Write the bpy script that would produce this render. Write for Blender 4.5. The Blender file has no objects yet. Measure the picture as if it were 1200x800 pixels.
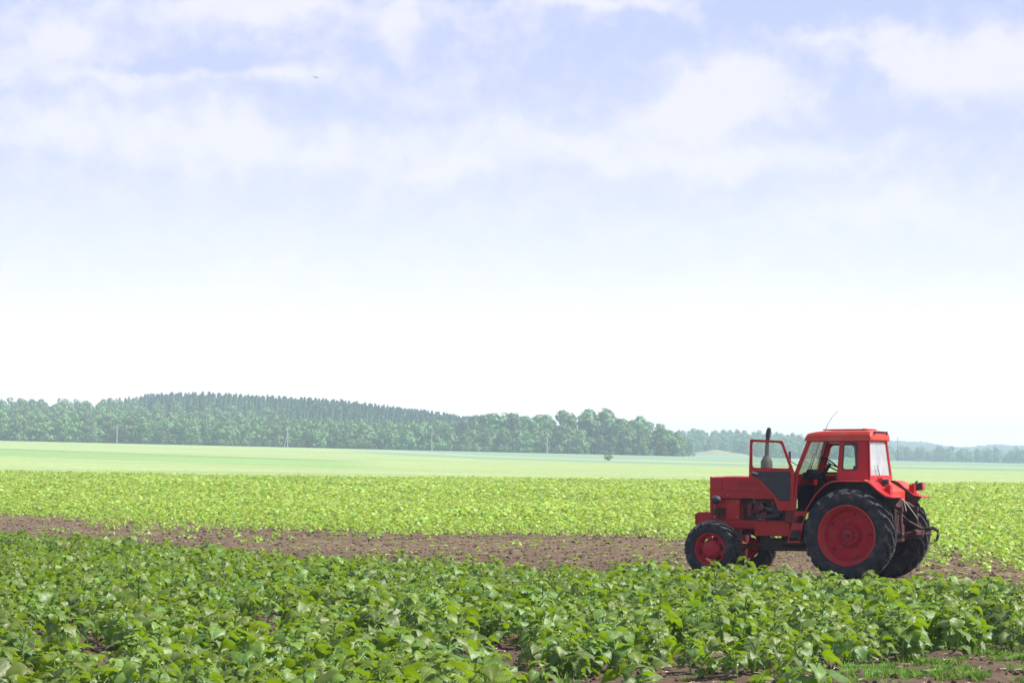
import bpy, math, random
import numpy as np
R = math.radians
rs = np.random.RandomState(7)
C = bpy.context.scene.collection
sc = bpy.context.scene

# ------------------------------------------------------------------ camera
CZ = 1.78
F = 85/36*1200                      # focal length counted in photo pixels
HY = 558.0                          # true horizon row of the photograph
cam = bpy.data.cameras.new('camera'); cam.lens = 85; cam.sensor_width = 36
cam.shift_y = (HY-400)/1200; cam.clip_start = .5; cam.clip_end = 30000
camo = bpy.data.objects.new('camera', cam); C.objects.link(camo)
camo.location = (0, 0, CZ); camo.rotation_euler = (R(90), 0, 0)
sc.camera = camo

# ------------------------------------------------------------------ light
SUN_EL, SUN_AZ = 53, 97             # azimuth clockwise from +Y
sd = (math.sin(R(SUN_AZ))*math.cos(R(SUN_EL)), math.cos(R(SUN_AZ))*math.cos(R(SUN_EL)), math.sin(R(SUN_EL)))
sl = bpy.data.lights.new('sun', 'SUN'); sl.energy = 4.8; sl.angle = R(1.5); sl.color = (1, .96, .9)
so = bpy.data.objects.new('sun', sl); C.objects.link(so)
import mathutils
so.rotation_euler = mathutils.Vector(sd).to_track_quat('Z', 'Y').to_euler()
so.location = (20, 20, 60)
sc.view_settings.view_transform = 'Standard'; sc.view_settings.look = 'None'
sc.view_settings.exposure = 0.76; sc.view_settings.gamma = 1
sc.cycles.volume_bounces = 2; sc.cycles.max_bounces = 10; sc.cycles.transparent_max_bounces = 12

# ------------------------------------------------------------------ node helpers
class N:
    def __init__(s, tree):
        s.t = tree; s.t.nodes.clear()
    def n(s, typ, **kw):
        o = s.t.nodes.new(typ)
        for k, v in kw.items(): setattr(o, k, v)
        return o
    def l(s, a, b): s.t.links.new(a, b)
    def put(s, sock, v):
        if isinstance(v, bpy.types.NodeSocket): s.l(v, sock)
        elif v is not None: sock.default_value = v
    def m(s, op, a, b=None, c=None, clamp=False):
        o = s.n('ShaderNodeMath', operation=op); o.use_clamp = clamp
        s.put(o.inputs[0], a); s.put(o.inputs[1], b); s.put(o.inputs[2], c)
        return o.outputs[0]
    def mix(s, f, a, b, blend='MIX'):
        o = s.n('ShaderNodeMix', data_type='RGBA', blend_type=blend)
        s.put(o.inputs[0], f)
        s.put(o.inputs[6], a if isinstance(a, bpy.types.NodeSocket) else (*a, 1))
        s.put(o.inputs[7], b if isinstance(b, bpy.types.NodeSocket) else (*b, 1))
        return o.outputs[2]
    def noise(s, vec, scale, detail=4, rough=.55, out=0):
        o = s.n('ShaderNodeTexNoise'); s.put(o.inputs['Vector'], vec)
        o.inputs['Scale'].default_value = scale; o.inputs['Detail'].default_value = detail
        o.inputs['Roughness'].default_value = rough
        return o.outputs[out]
    def mr(s, v, a, b, c=0., d=1., smooth=True):
        o = s.n('ShaderNodeMapRange'); o.interpolation_type = 'SMOOTHSTEP' if smooth else 'LINEAR'
        s.put(o.inputs[0], v)
        for i, x in enumerate((a, b, c, d)): o.inputs[i+1].default_value = x
        return o.outputs[0]

# ------------------------------------------------------------------ world: sky and clouds by direction
w = bpy.data.worlds.new('World'); sc.world = w; w.use_nodes = True
g = N(w.node_tree)
out = g.n('ShaderNodeOutputWorld'); bg = g.n('ShaderNodeBackground'); bg.inputs[1].default_value = .1
g.l(bg.outputs[0], out.inputs[0])
sky = g.n('ShaderNodeTexSky', sky_type='NISHITA'); sky.sun_disc = False
sky.sun_elevation = R(SUN_EL); sky.sun_rotation = R(SUN_AZ); sky.dust_density = 1.2; sky.ozone_density = 2.
tc = g.n('ShaderNodeTexCoord'); sp = g.n('ShaderNodeSeparateXYZ'); g.l(tc.outputs['Generated'], sp.inputs[0])
yy = g.m('MAXIMUM', g.m('ABSOLUTE', sp.outputs[1]), .12)
u = g.m('MULTIPLY', g.m('DIVIDE', sp.outputs[0], yy), F/100)
v = g.m('MULTIPLY', g.m('DIVIDE', sp.outputs[2], yy), F/100)
cmb = g.n('ShaderNodeCombineXYZ'); g.l(u, cmb.inputs[0]); g.l(v, cmb.inputs[1])
wn = g.n('ShaderNodeTexNoise'); g.l(cmb.outputs[0], wn.inputs['Vector']); wn.inputs['Scale'].default_value = 1.1; wn.inputs['Detail'].default_value = 6
ws = g.n('ShaderNodeSeparateXYZ'); g.l(wn.outputs['Color'], ws.inputs[0])
ud = g.m('ADD', u, g.m('MULTIPLY', g.m('SUBTRACT', ws.outputs[0], .5), 1.5))
vd = g.m('ADD', v, g.m('MULTIPLY', g.m('SUBTRACT', ws.outputs[1], .5), .9))
def blob(px, py, sx, sy, a):
    cx, cy = (px-600)/100, (HY-py)/100
    dx = g.m('DIVIDE', g.m('SUBTRACT', ud, cx), sx/100); dy = g.m('DIVIDE', g.m('SUBTRACT', vd, cy), sy/100)
    r2 = g.m('ADD', g.m('MULTIPLY', dx, dx), g.m('MULTIPLY', dy, dy))
    return g.m('MULTIPLY', g.m('EXPONENT', g.m('MULTIPLY', r2, -1.)), a)
blobs = [(285,10,150,22,.9),(60,55,75,38,.75),(160,95,150,12,.5),(350,90,60,30,.75),(475,30,32,30,.8),(270,165,60,40,.7),(110,155,140,26,.65),
         (850,112,85,45,1.2),(810,130,60,26,.6),(1065,85,45,30,.75),(1165,75,80,35,.95),(640,170,130,28,.75),(890,185,150,16,.6),(530,197,50,12,.8),
         (700,5,170,12,.8),(420,175,110,26,.5),(1030,250,90,26,.6),(1000,45,120,10,.5),
         (260,78,150,14,-.6),(330,120,110,16,-.45),(930,8,130,16,-.9),(1120,145,150,14,-.55),(1000,105,50,30,-.35),(720,70,110,60,-.3)]
acc = None
for b in blobs:
    o = blob(*b); acc = o if acc is None else g.m('ADD', acc, o)
st = g.n('ShaderNodeCombineXYZ'); g.l(g.m('MULTIPLY', ud, .55), st.inputs[0]); g.l(g.m('MULTIPLY', vd, 1.5), st.inputs[1])
fine = g.noise(st.outputs[0], 1.0, 8, .6)
puff = g.noise(cmb.outputs[0], 2.6, 8, .62)
tot = g.m('ADD', acc, g.m('ADD', g.m('MULTIPLY', g.m('SUBTRACT', fine, .5), 1.3), g.m('MULTIPLY', g.m('SUBTRACT', puff, .5), 1.5)))
mask = g.mr(tot, -.35, .85)
hz = g.mr(v, .2, 3.9, 1., 0.)                     # milky air low above the land
high = g.mr(v, 6.5, 16, 1., 0.)
blue = g.mix(g.m('ADD', g.m('MULTIPLY', high, .75), .05), sky.outputs[0], g.mix(g.mr(v, 2.2, 5.6, 0., 1.), (4.9, 4.8, 5.9), (3.55, 3.75, 5.95)))
c1 = g.mix(g.m('MULTIPLY', mask, g.m('ADD', g.m('MULTIPLY', high, .88), .07)), blue, (5.4, 5.25, 5.95))
c2 = g.mix(hz, c1, g.mix(g.mr(v, .3, 3.0), (10.2, 9.0, 7.4), (6.9, 6.45, 6.2)))
g.l(c2, bg.inputs[0])

# ------------------------------------------------------------------ object helpers
def mesh_obj(name, V, Fc, mats, parent=None, smooth=False, link=True, mi=None, bevel=0):
    me = bpy.data.meshes.new(name)
    V = np.asarray(V, dtype=np.float32)
    if isinstance(Fc, np.ndarray):
        n, k = Fc.shape
        me.vertices.add(len(V)); me.vertices.foreach_set('co', V.ravel())
        me.loops.add(n*k); me.loops.foreach_set('vertex_index', Fc.ravel().astype(np.int32))
        me.polygons.add(n); me.polygons.foreach_set('loop_start', np.arange(0, n*k, k, dtype=np.int32))
        me.update(calc_edges=True)
    else:
        me.from_pydata([tuple(map(float, p)) for p in V], [], [tuple(map(int, f)) for f in Fc]); me.update()
    for m in (mats if isinstance(mats, (list, tuple)) else [mats]): me.materials.append(m)
    if mi is not None: me.polygons.foreach_set('material_index', np.asarray(mi, dtype=np.int32))
    if smooth: me.polygons.foreach_set('use_smooth', np.ones(len(me.polygons), dtype=bool))
    o = bpy.data.objects.new(name, me)
    if link: C.objects.link(o)
    if parent: o.parent = parent
    if bevel:
        b = o.modifiers.new('bevel', 'BEVEL'); b.width = bevel; b.segments = 2; b.limit_method = 'ANGLE'; b.angle_limit = R(35)
    return o
def tag(o, label=None, cat=None, group=None, kind=None):
    if label: o['label'] = label
    if cat: o['category'] = cat
    if group: o['group'] = group
    if kind: o['kind'] = kind
    return o
def empty(name, loc, rz=0, label=None, cat=None, group=None, scale=1):
    o = bpy.data.objects.new(name, None); C.objects.link(o); o.location = loc; o.rotation_euler = (0, 0, rz)
    o.scale = (scale,)*3; o.empty_display_size = .2
    return tag(o, label, cat, group)
def copy_thing(r, loc, rz, label=None, scale=None):
    n = r.copy(); C.objects.link(n); n.location = loc; n.rotation_euler = (0, 0, rz)
    if scale: n.scale = scale
    if label: n['label'] = label
    for ch in r.children:
        c = ch.copy(); C.objects.link(c); c.parent = n
    return n

class MB:
    """collects shapes, built as one mesh"""
    def __init__(s): s.V = []; s.F = []
    def add(s, V, Fc):
        k = len(s.V); s.V += [tuple(p) for p in V]; s.F += [tuple(i+k for i in f) for f in Fc]; return s
    def box(s, c, d, rx=0, ry=0, rz=0, taper=1):
        M = mathutils.Euler((rx, ry, rz)).to_matrix(); c = mathutils.Vector(c); V = []
        for z in (-.5, .5):
            for x, y in ((-.5, -.5), (.5, -.5), (.5, .5), (-.5, .5)):
                t = taper if z > 0 else 1
                V.append(c + M @ mathutils.Vector((x*d[0]*t, y*d[1]*t, z*d[2])))
        return s.add(V, [(3,2,1,0),(4,5,6,7),(0,1,5,4),(1,2,6,5),(2,3,7,6),(3,0,4,7)])
    def prism(s, poly, y0, y1, fy=None):
        """poly of (x,z) extruded in y; fy(x,z,y) moves the y"""
        n = len(poly); f = fy or (lambda x, z, y: y)
        V = [(x, f(x, z, y0), z) for x, z in poly] + [(x, f(x, z, y1), z) for x, z in poly]
        return s.add(V, [tuple(range(n)), tuple(range(2*n-1, n-1, -1))] + [(i, i+n, (i+1) % n+n, (i+1) % n) for i in range(n)])
    def ring(s, outer, inner, y0, y1, fy=None):
        n = len(outer); f = fy or (lambda x, z, y: y)
        V = []
        for y in (y0, y1):
            V += [(x, f(x, z, y), z) for x, z in outer]; V += [(x, f(x, z, y), z) for x, z in inner]
        Fc = []
        for i in range(n):
            j = (i+1) % n
            Fc += [(i, j, n+j, n+i), (2*n+i, 3*n+i, 3*n+j, 2*n+j), (i, 2*n+i, 2*n+j, j), (n+i, n+j, 3*n+j, 3*n+i)]
        return s.add(V, Fc)
    def tube(s, P, r, n=10, cap=True):
        P = [mathutils.Vector(p) for p in P]; r = r if hasattr(r, '__len__') else [r]*len(P); V = []; Fc = []
        up = mathutils.Vector((0, 0, 1))
        for i, p in enumerate(P):
            d = (P[min(i+1, len(P)-1)]-P[max(i-1, 0)]).normalized()
            a = d.cross(up if abs(d.z) < .95 else mathutils.Vector((1, 0, 0))).normalized(); b = d.cross(a)
            for k in range(n):
                t = 2*math.pi*k/n; V.append(p+(a*math.cos(t)+b*math.sin(t))*r[i])
        for i in range(len(P)-1):
            for k in range(n):
                q = (k+1) % n; Fc.append((i*n+k, i*n+q, (i+1)*n+q, (i+1)*n+k))
        if cap: Fc += [tuple(range(n))[::-1], tuple(range((len(P)-1)*n, len(P)*n))]
        return s.add(V, Fc)
    def lathe(s, prof, c=(0, 0, 0), n=48, skip=None, closed=False):
        """profile (r, y) turned about the y axis through c"""
        V = []; Fc = []; m = len(prof)
        for k in range(n):
            t = 2*math.pi*k/n
            for r, y in prof: V.append((c[0]+r*math.cos(t), c[1]+y, c[2]+r*math.sin(t)))
        for k in range(n):
            q = (k+1) % n
            for i in range(m if closed else m-1):
                j = (i+1) % m
                if skip:
                    rm = (prof[i][0]+prof[j][0])/2; tm = 2*math.pi*(k+.5)/n
                    if skip(i, rm*math.cos(tm), rm*math.sin(tm)): continue
                Fc.append((k*m+i, q*m+i, q*m+j, k*m+j))
        return s.add(V, Fc)
    def build(s, name, mat, parent=None, smooth=False, bevel=0, link=True, loc=None):
        o = mesh_obj(name, s.V, s.F, mat, parent, link=link, bevel=bevel)
        if smooth:
            o.data.polygons.foreach_set('use_smooth', np.ones(len(o.data.polygons), dtype=bool))
            try: o.data.set_sharp_from_angle(angle=R(38))
            except Exception: pass
        if loc: o.location = loc
        return o

def rounded(pts, rad, k=4):
    """round the corners of a polygon of (x,z); always k+1 points a corner"""
    outp = []; n = len(pts)
    for i in range(n):
        p = np.array(pts[i], float); a = np.array(pts[i-1], float); b = np.array(pts[(i+1) % n], float)
        r = rad[i] if hasattr(rad, '__len__') else rad
        da = (a-p)/np.linalg.norm(a-p); db = (b-p)/np.linalg.norm(b-p)
        for j in range(k+1):
            t = j/k
            q = (1-t)**2*(p+da*r)+2*t*(1-t)*p+t*t*(p+db*r); outp.append((q[0], q[1]))
    return outp

# ------------------------------------------------------------------ materials
def mat(name, col, rough=.6, metal=0., var=.12, vscale=3., bump=0., bscale=30., dirt=None, dscale=2., coat=0., spec=.5, dlo=.5, dhi=.8):
    m = bpy.data.materials.new(name); m.use_nodes = True; g = N(m.node_tree)
    o = g.n('ShaderNodeOutputMaterial'); p = g.n('ShaderNodeBsdfPrincipled'); g.l(p.outputs[0], o.inputs[0])
    t = g.n('ShaderNodeTexCoord').outputs['Object']
    nz = g.noise(t, vscale, 5)
    c = g.mix(nz, tuple(x*(1-var) for x in col), tuple(min(1, x*(1+var)) for x in col))
    if dirt:
        d = g.mr(g.noise(t, dscale, 7, .65), dlo, dhi); c = g.mix(d, c, dirt)
        g.l(g.m('ADD', g.m('MULTIPLY', d, .3), rough, clamp=True), p.inputs['Roughness'])
    else: p.inputs['Roughness'].default_value = rough
    g.l(c, p.inputs['Base Color']); p.inputs['Metallic'].default_value = metal
    p.inputs['Coat Weight'].default_value = coat; p.inputs['Specular IOR Level'].default_value = spec
    if bump:
        b = g.n('ShaderNodeBump'); b.inputs['Strength'].default_value = bump; b.inputs['Distance'].default_value = .01
        g.l(g.noise(t, bscale, 4), b.inputs['Height']); g.l(b.outputs[0], p.inputs['Normal'])
    return m
def glass_mat(nm='window glass', lo=.02, hi=.1, dc=(.5, .5, .48, 1)):
    m = bpy.data.materials.new(nm); m.use_nodes = True; g = N(m.node_tree)
    o = g.n('ShaderNodeOutputMaterial'); tr = g.n('ShaderNodeBsdfTransparent'); tr.inputs[0].default_value = (.9, .95, .93, 1)
    gl = g.n('ShaderNodeBsdfGlossy'); gl.inputs['Roughness'].default_value = .04
    df = g.n('ShaderNodeBsdfDiffuse'); df.inputs[0].default_value = dc
    fr = g.n('ShaderNodeFresnel'); fr.inputs[0].default_value = 1.5
    a = g.n('ShaderNodeMixShader'); g.l(g.m('MULTIPLY', fr.outputs[0], .5, clamp=True), a.inputs[0]); g.l(tr.outputs[0], a.inputs[1]); g.l(gl.outputs[0], a.inputs[2])
    b = g.n('ShaderNodeMixShader'); t = g.n('ShaderNodeTexCoord').outputs['Object']
    g.l(g.mr(g.noise(t, 4, 3), .35, .8, lo, hi), b.inputs[0]); g.l(a.outputs[0], b.inputs[1]); g.l(df.outputs[0], b.inputs[2])
    g.l(b.outputs[0], o.inputs[0]); return m
def leaf_mat(name, col, tcol, young=None, rough=.42, gloss=.35, trans=.45, orand=.25, attr=True, bump=0):
    m = bpy.data.materials.new(name); m.use_nodes = True; g = N(m.node_tree)
    o = g.n('ShaderNodeOutputMaterial')
    oi = g.n('ShaderNodeObjectInfo'); geo = g.n('ShaderNodeNewGeometry')
    rnd = oi.outputs['Random']
    c, t = col, tcol
    if attr:
        at = g.n('ShaderNodeAttribute', attribute_name='tint'); a = at.outputs['Fac']
        rb = g.n('ShaderNodeAttribute', attribute_name='rib').outputs['Fac']; cc = g.mix(a, col, young)
        pn = g.noise(geo.outputs['Position'], 22, 3); cc = g.mix(g.mr(pn, .3, .7, 0., .45), cc, tuple(min(1, x*1.7+.02) for x in col))
        cc = g.mix(g.mr(rb, .78, 1., 0., .55), cc, tuple(min(1, x*1.6+.08) for x in col)); tt = g.mix(a, tcol, tuple(min(1, x*1.3) for x in young))
    else:
        cc = g.mix(g.noise(geo.outputs['Position'], .35, 3), tuple(x*.72 for x in col), tuple(x*1.3 for x in col)); tt = g.mix(.0, tcol, tcol)
    hs = g.n('ShaderNodeHueSaturation'); g.l(cc, hs.inputs['Color'])
    g.l(g.m('ADD', g.m('MULTIPLY', rnd, .05), .475), hs.inputs['Hue'])
    g.l(g.m('ADD', g.m('MULTIPLY', rnd, orand*2), 1-orand), hs.inputs['Value'])
    hs.inputs['Saturation'].default_value = 1
    p = g.n('ShaderNodeBsdfPrincipled'); g.l(hs.outputs[0], p.inputs['Base Color']); p.inputs['Roughness'].default_value = rough
    p.inputs['Specular IOR Level'].default_value = gloss
    if bump:
        bn = g.n('ShaderNodeBump'); bn.inputs['Strength'].default_value = bump; bn.inputs['Distance'].default_value = .01
        g.l(g.noise(geo.outputs['Position'], 45, 3), bn.inputs['Height']); g.l(bn.outputs[0], p.inputs['Normal'])
    tl = g.n('ShaderNodeBsdfTranslucent'); g.l(tt, tl.inputs[0])
    mx = g.n('ShaderNodeMixShader'); mx.inputs[0].default_value = trans
    g.l(p.outputs[0], mx.inputs[1]); g.l(tl.outputs[0], mx.inputs[2]); g.l(mx.outputs[0], o.inputs[0])
    return m

M_RED = mat('red tractor paint', (.44, .010, .012), .42, var=.16, vscale=2.5, dirt=(.36, .085, .055), dscale=3.5, dlo=.52, dhi=.85, bump=.05, bscale=8, spec=.32)
M_ROOF = mat('lighter red paint', (.55, .045, .022), .45, var=.14, vscale=2.5, dirt=(.5, .13, .08), dscale=3, dlo=.5, dhi=.85)  # lighter, more orange red than the main tractor paint
M_RIM = mat('crimson wheel paint', (.42, .014, .030), .62, var=.18, vscale=5, dirt=(.23, .085, .06), dscale=5, dlo=.48, dhi=.8, bump=.1, bscale=25, spec=.2)
M_FLANGE = mat('faded wheel flange paint', (.46, .04, .042), .6, var=.15, vscale=6, dirt=(.30, .12, .10), dscale=7, spec=.2)
M_TYRE = mat('worn rubber', (.018, .022, .029), .75, var=.25, vscale=5, dirt=(.15, .11, .08), dscale=5, dlo=.45, dhi=.8, bump=.25, bscale=40, spec=.35)
M_INT = mat('dark cab trim', (.012, .012, .014), .6, var=.3, spec=.2)
M_BLACK = mat('black panel', (.026, .03, .038), .6, var=.25, vscale=4, dirt=(.07, .07, .07), dscale=5)
M_DARK = mat('oily metal and fender shade', (.03, .024, .024), .55, var=.4, vscale=9, dirt=(.1, .05, .04), dscale=9)  # on the fenders this dark colour stands in for shade
M_ENG = mat('oily red engine paint', (.20, .012, .012), .55, var=.35, vscale=12, dirt=(.05, .03, .03), dscale=8, dlo=.42, dhi=.7)
M_RUST = mat('rusty metal', (.065, .018, .018), .75, var=.4, vscale=14, dirt=(.06, .04, .035), dscale=12, bump=.3)
M_EXH = mat('sooty exhaust metal', (.045, .038, .035), .7, var=.3, vscale=10, dirt=(.16, .07, .045), dscale=9)
M_CHROME = mat('bright metal', (.7, .7, .7), .3, .9, var=.1)
M_STEEL = mat('dull grey metal', (.32, .3, .28), .5, .6, var=.2, vscale=10)
M_LENS = mat('red lens', (.35, .02, .02), .2)
M_LAMPG = mat('lamp glass', (.55, .55, .5), .15)
M_TEXT = mat('dark red lettering', (.16, .012, .014), .5)
M_WHITE = mat('white scrap', (.8, .8, .78), .6)
M_GLASS = glass_mat()
M_DUSTY = glass_mat('dusty glass', .25, .45, (.62, .62, .60, 1))
M_LEAF = leaf_mat('sunflower leaf', (.070, .128, .007), (.27, .44, .002), young=(.21, .29, .008), rough=.5, gloss=.85, trans=.38, bump=.5)  # darker green: older crop, with cloud shade put into the colour
M_LEAF2 = leaf_mat('young sunlit sunflower leaf', (.15, .27, .004), (.40, .58, .003), young=(.48, .56, .12), rough=.5, gloss=.8, trans=.40, orand=.35)  # younger crop, with its sunlit brightness put into the leaf colour
M_STEM = mat('pale green stem', (.16, .27, .07), .6, var=.2)
M_TREE = leaf_mat('broadleaf foliage', (.135, .235, .07), (.14, .25, .03), rough=.6, gloss=.2, trans=.12, attr=False, orand=.35)
M_PINE = leaf_mat('conifer foliage', (.095, .185, .095), (.09, .17, .04), rough=.6, gloss=.2, trans=.12, attr=False, orand=.3)
M_BARK = mat('bark', (.12, .09, .07), .9, var=.3)
M_GRASS = leaf_mat('grass blade', (.10, .22, .03), (.2, .38, .02), young=(.2, .3, .05), rough=.5, gloss=.3, trans=.4)
M_POLE = mat('grey weathered wood', (.42, .38, .34), .85, var=.2, vscale=6)

# ------------------------------------------------------------------ terrain
_Y = np.array([-200, 45, 70, 120, 200, 300, 400, 600, 900, 1200, 1600, 2500, 9000.])
_G = np.array([0, 0, .12, .55, 1.3, 2.4, 3.75, 6.5, 10.7, 13.8, 16.7, 18, 18.])
_t = np.linspace(-200, 9000, 46001); _g = np.interp(_t, _Y, _G)
_k = np.hanning(61); _k /= _k.sum(); _g = np.convolve(np.pad(_g, 30, 'edge'), _k, 'valid')
def sstep(x, a, b):
    t = np.clip((x-a)/(b-a), 0, 1); return t*t*(3-2*t)
_HX = np.array([-500, 0, 100, 150, 250, 400, 480, 545, 600, 780, 800, 960, 1010, 1040, 2000])
_HA = np.array([10, 11.2, 11.5, 13, 14.5, 12, 8.5, 5.0, 2, 0, 0, 0, 0, 0, 0])
def terrain(X, Y):
    X = np.asarray(X, float); Y = np.asarray(Y, float)
    z = np.interp(Y, _t, _g)
    c = np.interp(Y, [40, 200, 600, 900, 2500, 9000], [0, .0125, .022, .023, .018, .01])
    z = z - c*np.clip(X, -.5*np.abs(Y), .5*np.abs(Y))
    px = 600+F*X/np.maximum(Y, 30)
    z = z + np.interp(px, _HX, _HA)*sstep(Y, 930, 1240)*sstep(-Y, -2500, -1500)
    z = z + np.interp(px, [700, 800, 900, 950, 1030, 3000], [0, 9, 8.5, 6, 0, 0])*sstep(Y, 1380, 1650)
    far = np.interp(px, [-400, 700, 950, 1040, 1120, 1200, 1600], [30, 30, 31, 31, 28, 25, 15])
    z = z + far*sstep(Y, 2200, 3700)*(1+.12*np.sin(px/31.)+.07*np.sin(px/13.))
    # earth mound
    mx = (px-840)/36; my = (Y-1240)/45
    z = z + 3.2*np.exp(-np.abs(mx)**3-my**2)*(1+.15*np.sin(px/6.))
    return z
def vnoise(X, Y, s, seed=0):
    r = np.random.RandomState(seed).rand(512, 512)
    x = X/s+1000; y = Y/s+1000; xi = np.floor(x).astype(int); yi = np.floor(y).astype(int); fx = x-xi; fy = y-yi
    fx = fx*fx*(3-2*fx); fy = fy*fy*(3-2*fy)
    a = r[xi % 512, yi % 512]; b = r[(xi+1) % 512, yi % 512]; c = r[xi % 512, (yi+1) % 512]; d = r[(xi+1) % 512, (yi+1) % 512]
    return a*(1-fx)*(1-fy)+b*fx*(1-fy)+c*(1-fx)*fy+d*fx*fy
def ground(X, Y):
    """terrain with the roughness of the soil"""
    X = np.asarray(X, float); Y = np.asarray(Y, float)
    rough = 1-sstep(Y, 60, 110)
    n = (vnoise(X, Y, .5, 1)-.5)*.07+(vnoise(X, Y, .19, 2)-.5)*.05+(vnoise(X, Y, 2.5, 3)-.5)*.08
    tw = np.exp(-((X*.485+Y*.875-_TRK)/2.2)**4)      # flatter where the tractor drives
    return terrain(X, Y)+n*rough*(1-.75*tw)
OX, OY = 6.178, 41.964                                 # tractor origin: rear axle
_TRK = OX*.485+OY*.875
def pix(X, Y): 
    z = terrain(X, Y); return 600+F*X/Y, HY-F*(z-CZ)/Y
# strip of bare soil: its near and far edge as world Y for a world bearing (photo column at 85 mm)
_ex = np.array([-200, 0, 200, 400, 600, 800, 1000, 1200, 1400])
_ny = np.array([66, 59, 48, 41.3, 40.0, 38.0, 36.2, 32.5, 29])
_fy = np.array([94, 87, 77, 71, 67, 62, 57, 49, 44])
def edges(X, Y):
    p = 600+F*X/np.maximum(Y, 5); return np.interp(p, _ex, _ny), np.interp(p, _ex, _fy)

rows = np.concatenate([[-60, -30, -10, 5, 12, 16], np.arange(18, 50, .09), np.arange(50, 62, .2), np.geomspace(62, 1700, 330), np.geomspace(1730, 4250, 40)])
cols = np.concatenate([np.linspace(-.55, -.3, 16), np.arange(-.29, -.2, .004), np.arange(-.2, .2, .0009), np.arange(.2, .29, .004), np.linspace(.3, .55, 16)])
YY, UU = np.meshgrid(rows, cols, indexing='ij'); XX = UU*(YY+np.where(YY < 60, 80-YY*0, 80))
XX = UU*(YY+80)
ZZ = ground(XX, YY)
nr, nc = XX.shape
V = np.stack([XX.ravel(), YY.ravel(), ZZ.ravel()], 1)
idx = np.arange(nr*nc).reshape(nr, nc)
Fq = np.stack([idx[:-1, :-1].ravel(), idx[:-1, 1:].ravel(), idx[1:, 1:].ravel(), idx[1:, :-1].ravel()], 1)
# ground colours of the different fields (0 soil)
PX = 600+F*XX/np.maximum(YY, 5); PYv = HY-F*(terrain(XX, YY)-CZ)/np.maximum(YY, 5)
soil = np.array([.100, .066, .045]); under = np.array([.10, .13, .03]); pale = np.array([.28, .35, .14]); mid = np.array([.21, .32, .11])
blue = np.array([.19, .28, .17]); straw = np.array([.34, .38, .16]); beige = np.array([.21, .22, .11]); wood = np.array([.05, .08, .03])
col = np.tile(soil, (nr, nc, 1))
def lay(mask, c): 
    m = np.clip(mask, 0, 1)[..., None]; col[:] = col*(1-m)+c*m
lay(sstep(YY, 110, 150), under)
_ne, _fe = edges(XX, YY)
lay(sstep(YY-(_ne+.35*(_fe-_ne)), -3, 6)*(YY < 130)*.6, np.array([.155, .108, .064]))
lay(sstep(YY, 105, 140), under)
BND = 205+6*np.sin(XX/40)
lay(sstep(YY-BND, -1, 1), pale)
left = 1-sstep(PX, 380, 470)
bl = np.interp(PX, [0, 400, 700], [526, 540, 548])          # dark green drill line on the left
lay(left*sstep(YY, 210, 215)*sstep(-(PYv-bl), -.3, .6)*0+left*((PYv > bl) & (PYv < bl+8)), mid)
lay(left*(np.abs(PYv-bl) < .6)*.7, np.array([.13, .21, .09]))
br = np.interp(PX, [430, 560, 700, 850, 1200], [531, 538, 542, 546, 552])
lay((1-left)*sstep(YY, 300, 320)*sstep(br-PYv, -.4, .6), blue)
lay((1-left)*((br-PYv) > 3)*((br-PYv) < 5)*.6, straw)
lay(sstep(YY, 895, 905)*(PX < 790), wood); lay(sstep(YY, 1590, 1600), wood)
lay(np.exp(-np.abs((PX-840)/50)**4-((YY-1240)/60)**4)*.9, beige)
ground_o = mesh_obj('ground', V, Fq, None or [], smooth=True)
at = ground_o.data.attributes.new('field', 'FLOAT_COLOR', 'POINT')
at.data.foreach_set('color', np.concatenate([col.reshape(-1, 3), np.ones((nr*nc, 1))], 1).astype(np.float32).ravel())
m = bpy.data.materials.new('soil and fields'); m.use_nodes = True; g = N(m.node_tree)
o = g.n('ShaderNodeOutputMaterial'); p = g.n('ShaderNodeBsdfPrincipled'); g.l(p.outputs[0], o.inputs[0]); p.inputs['Roughness'].default_value = .95; p.inputs['Specular IOR Level'].default_value = .15
P = g.n('ShaderNodeNewGeometry').outputs['Position']
at = g.n('ShaderNodeAttribute', attribute_name='field')
n1 = g.noise(P, 1.3, 6, .65); n2 = g.noise(P, 9, 5, .7)
mp = g.n('ShaderNodeMapping'); g.l(P, mp.inputs[0]); mp.inputs['Scale'].default_value = (.01, .05, .05)
n3 = g.noise(mp.outputs[0], 1.6, 5, .6)
k = g.m('MULTIPLY', g.mr(n1, .25, .75, .65, 1.35, False), g.mr(n2, .2, .8, .6, 1.4, False))
k = g.m('MULTIPLY', k, g.mr(n3, .3, .7, .84, 1.16, False))
mp2 = g.n('ShaderNodeMapping'); g.l(P, mp2.inputs[0]); mp2.inputs['Scale'].default_value = (.06, .35, .3); mp2.inputs['Rotation'].default_value = (0, 0, .06)
k = g.m('MULTIPLY', k, g.mr(g.noise(mp2.outputs[0], 1., 6, .7), .3, .7, .88, 1.12, False))
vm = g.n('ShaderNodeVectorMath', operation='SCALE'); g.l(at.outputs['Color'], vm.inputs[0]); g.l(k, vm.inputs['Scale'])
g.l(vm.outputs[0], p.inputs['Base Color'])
b = g.n('ShaderNodeBump'); b.inputs['Strength'].default_value = .7; b.inputs['Distance'].default_value = .04
g.l(g.noise(P, 14, 6, .7), b.inputs['Height']); g.l(b.outputs[0], p.inputs['Normal'])
ground_o.data.materials.append(m); tag(ground_o, kind='structure')
M_CLOD = mat('soil clod', (.100, .066, .045), .95, var=.35, vscale=8, bump=.5, bscale=40, spec=.15)

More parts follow.
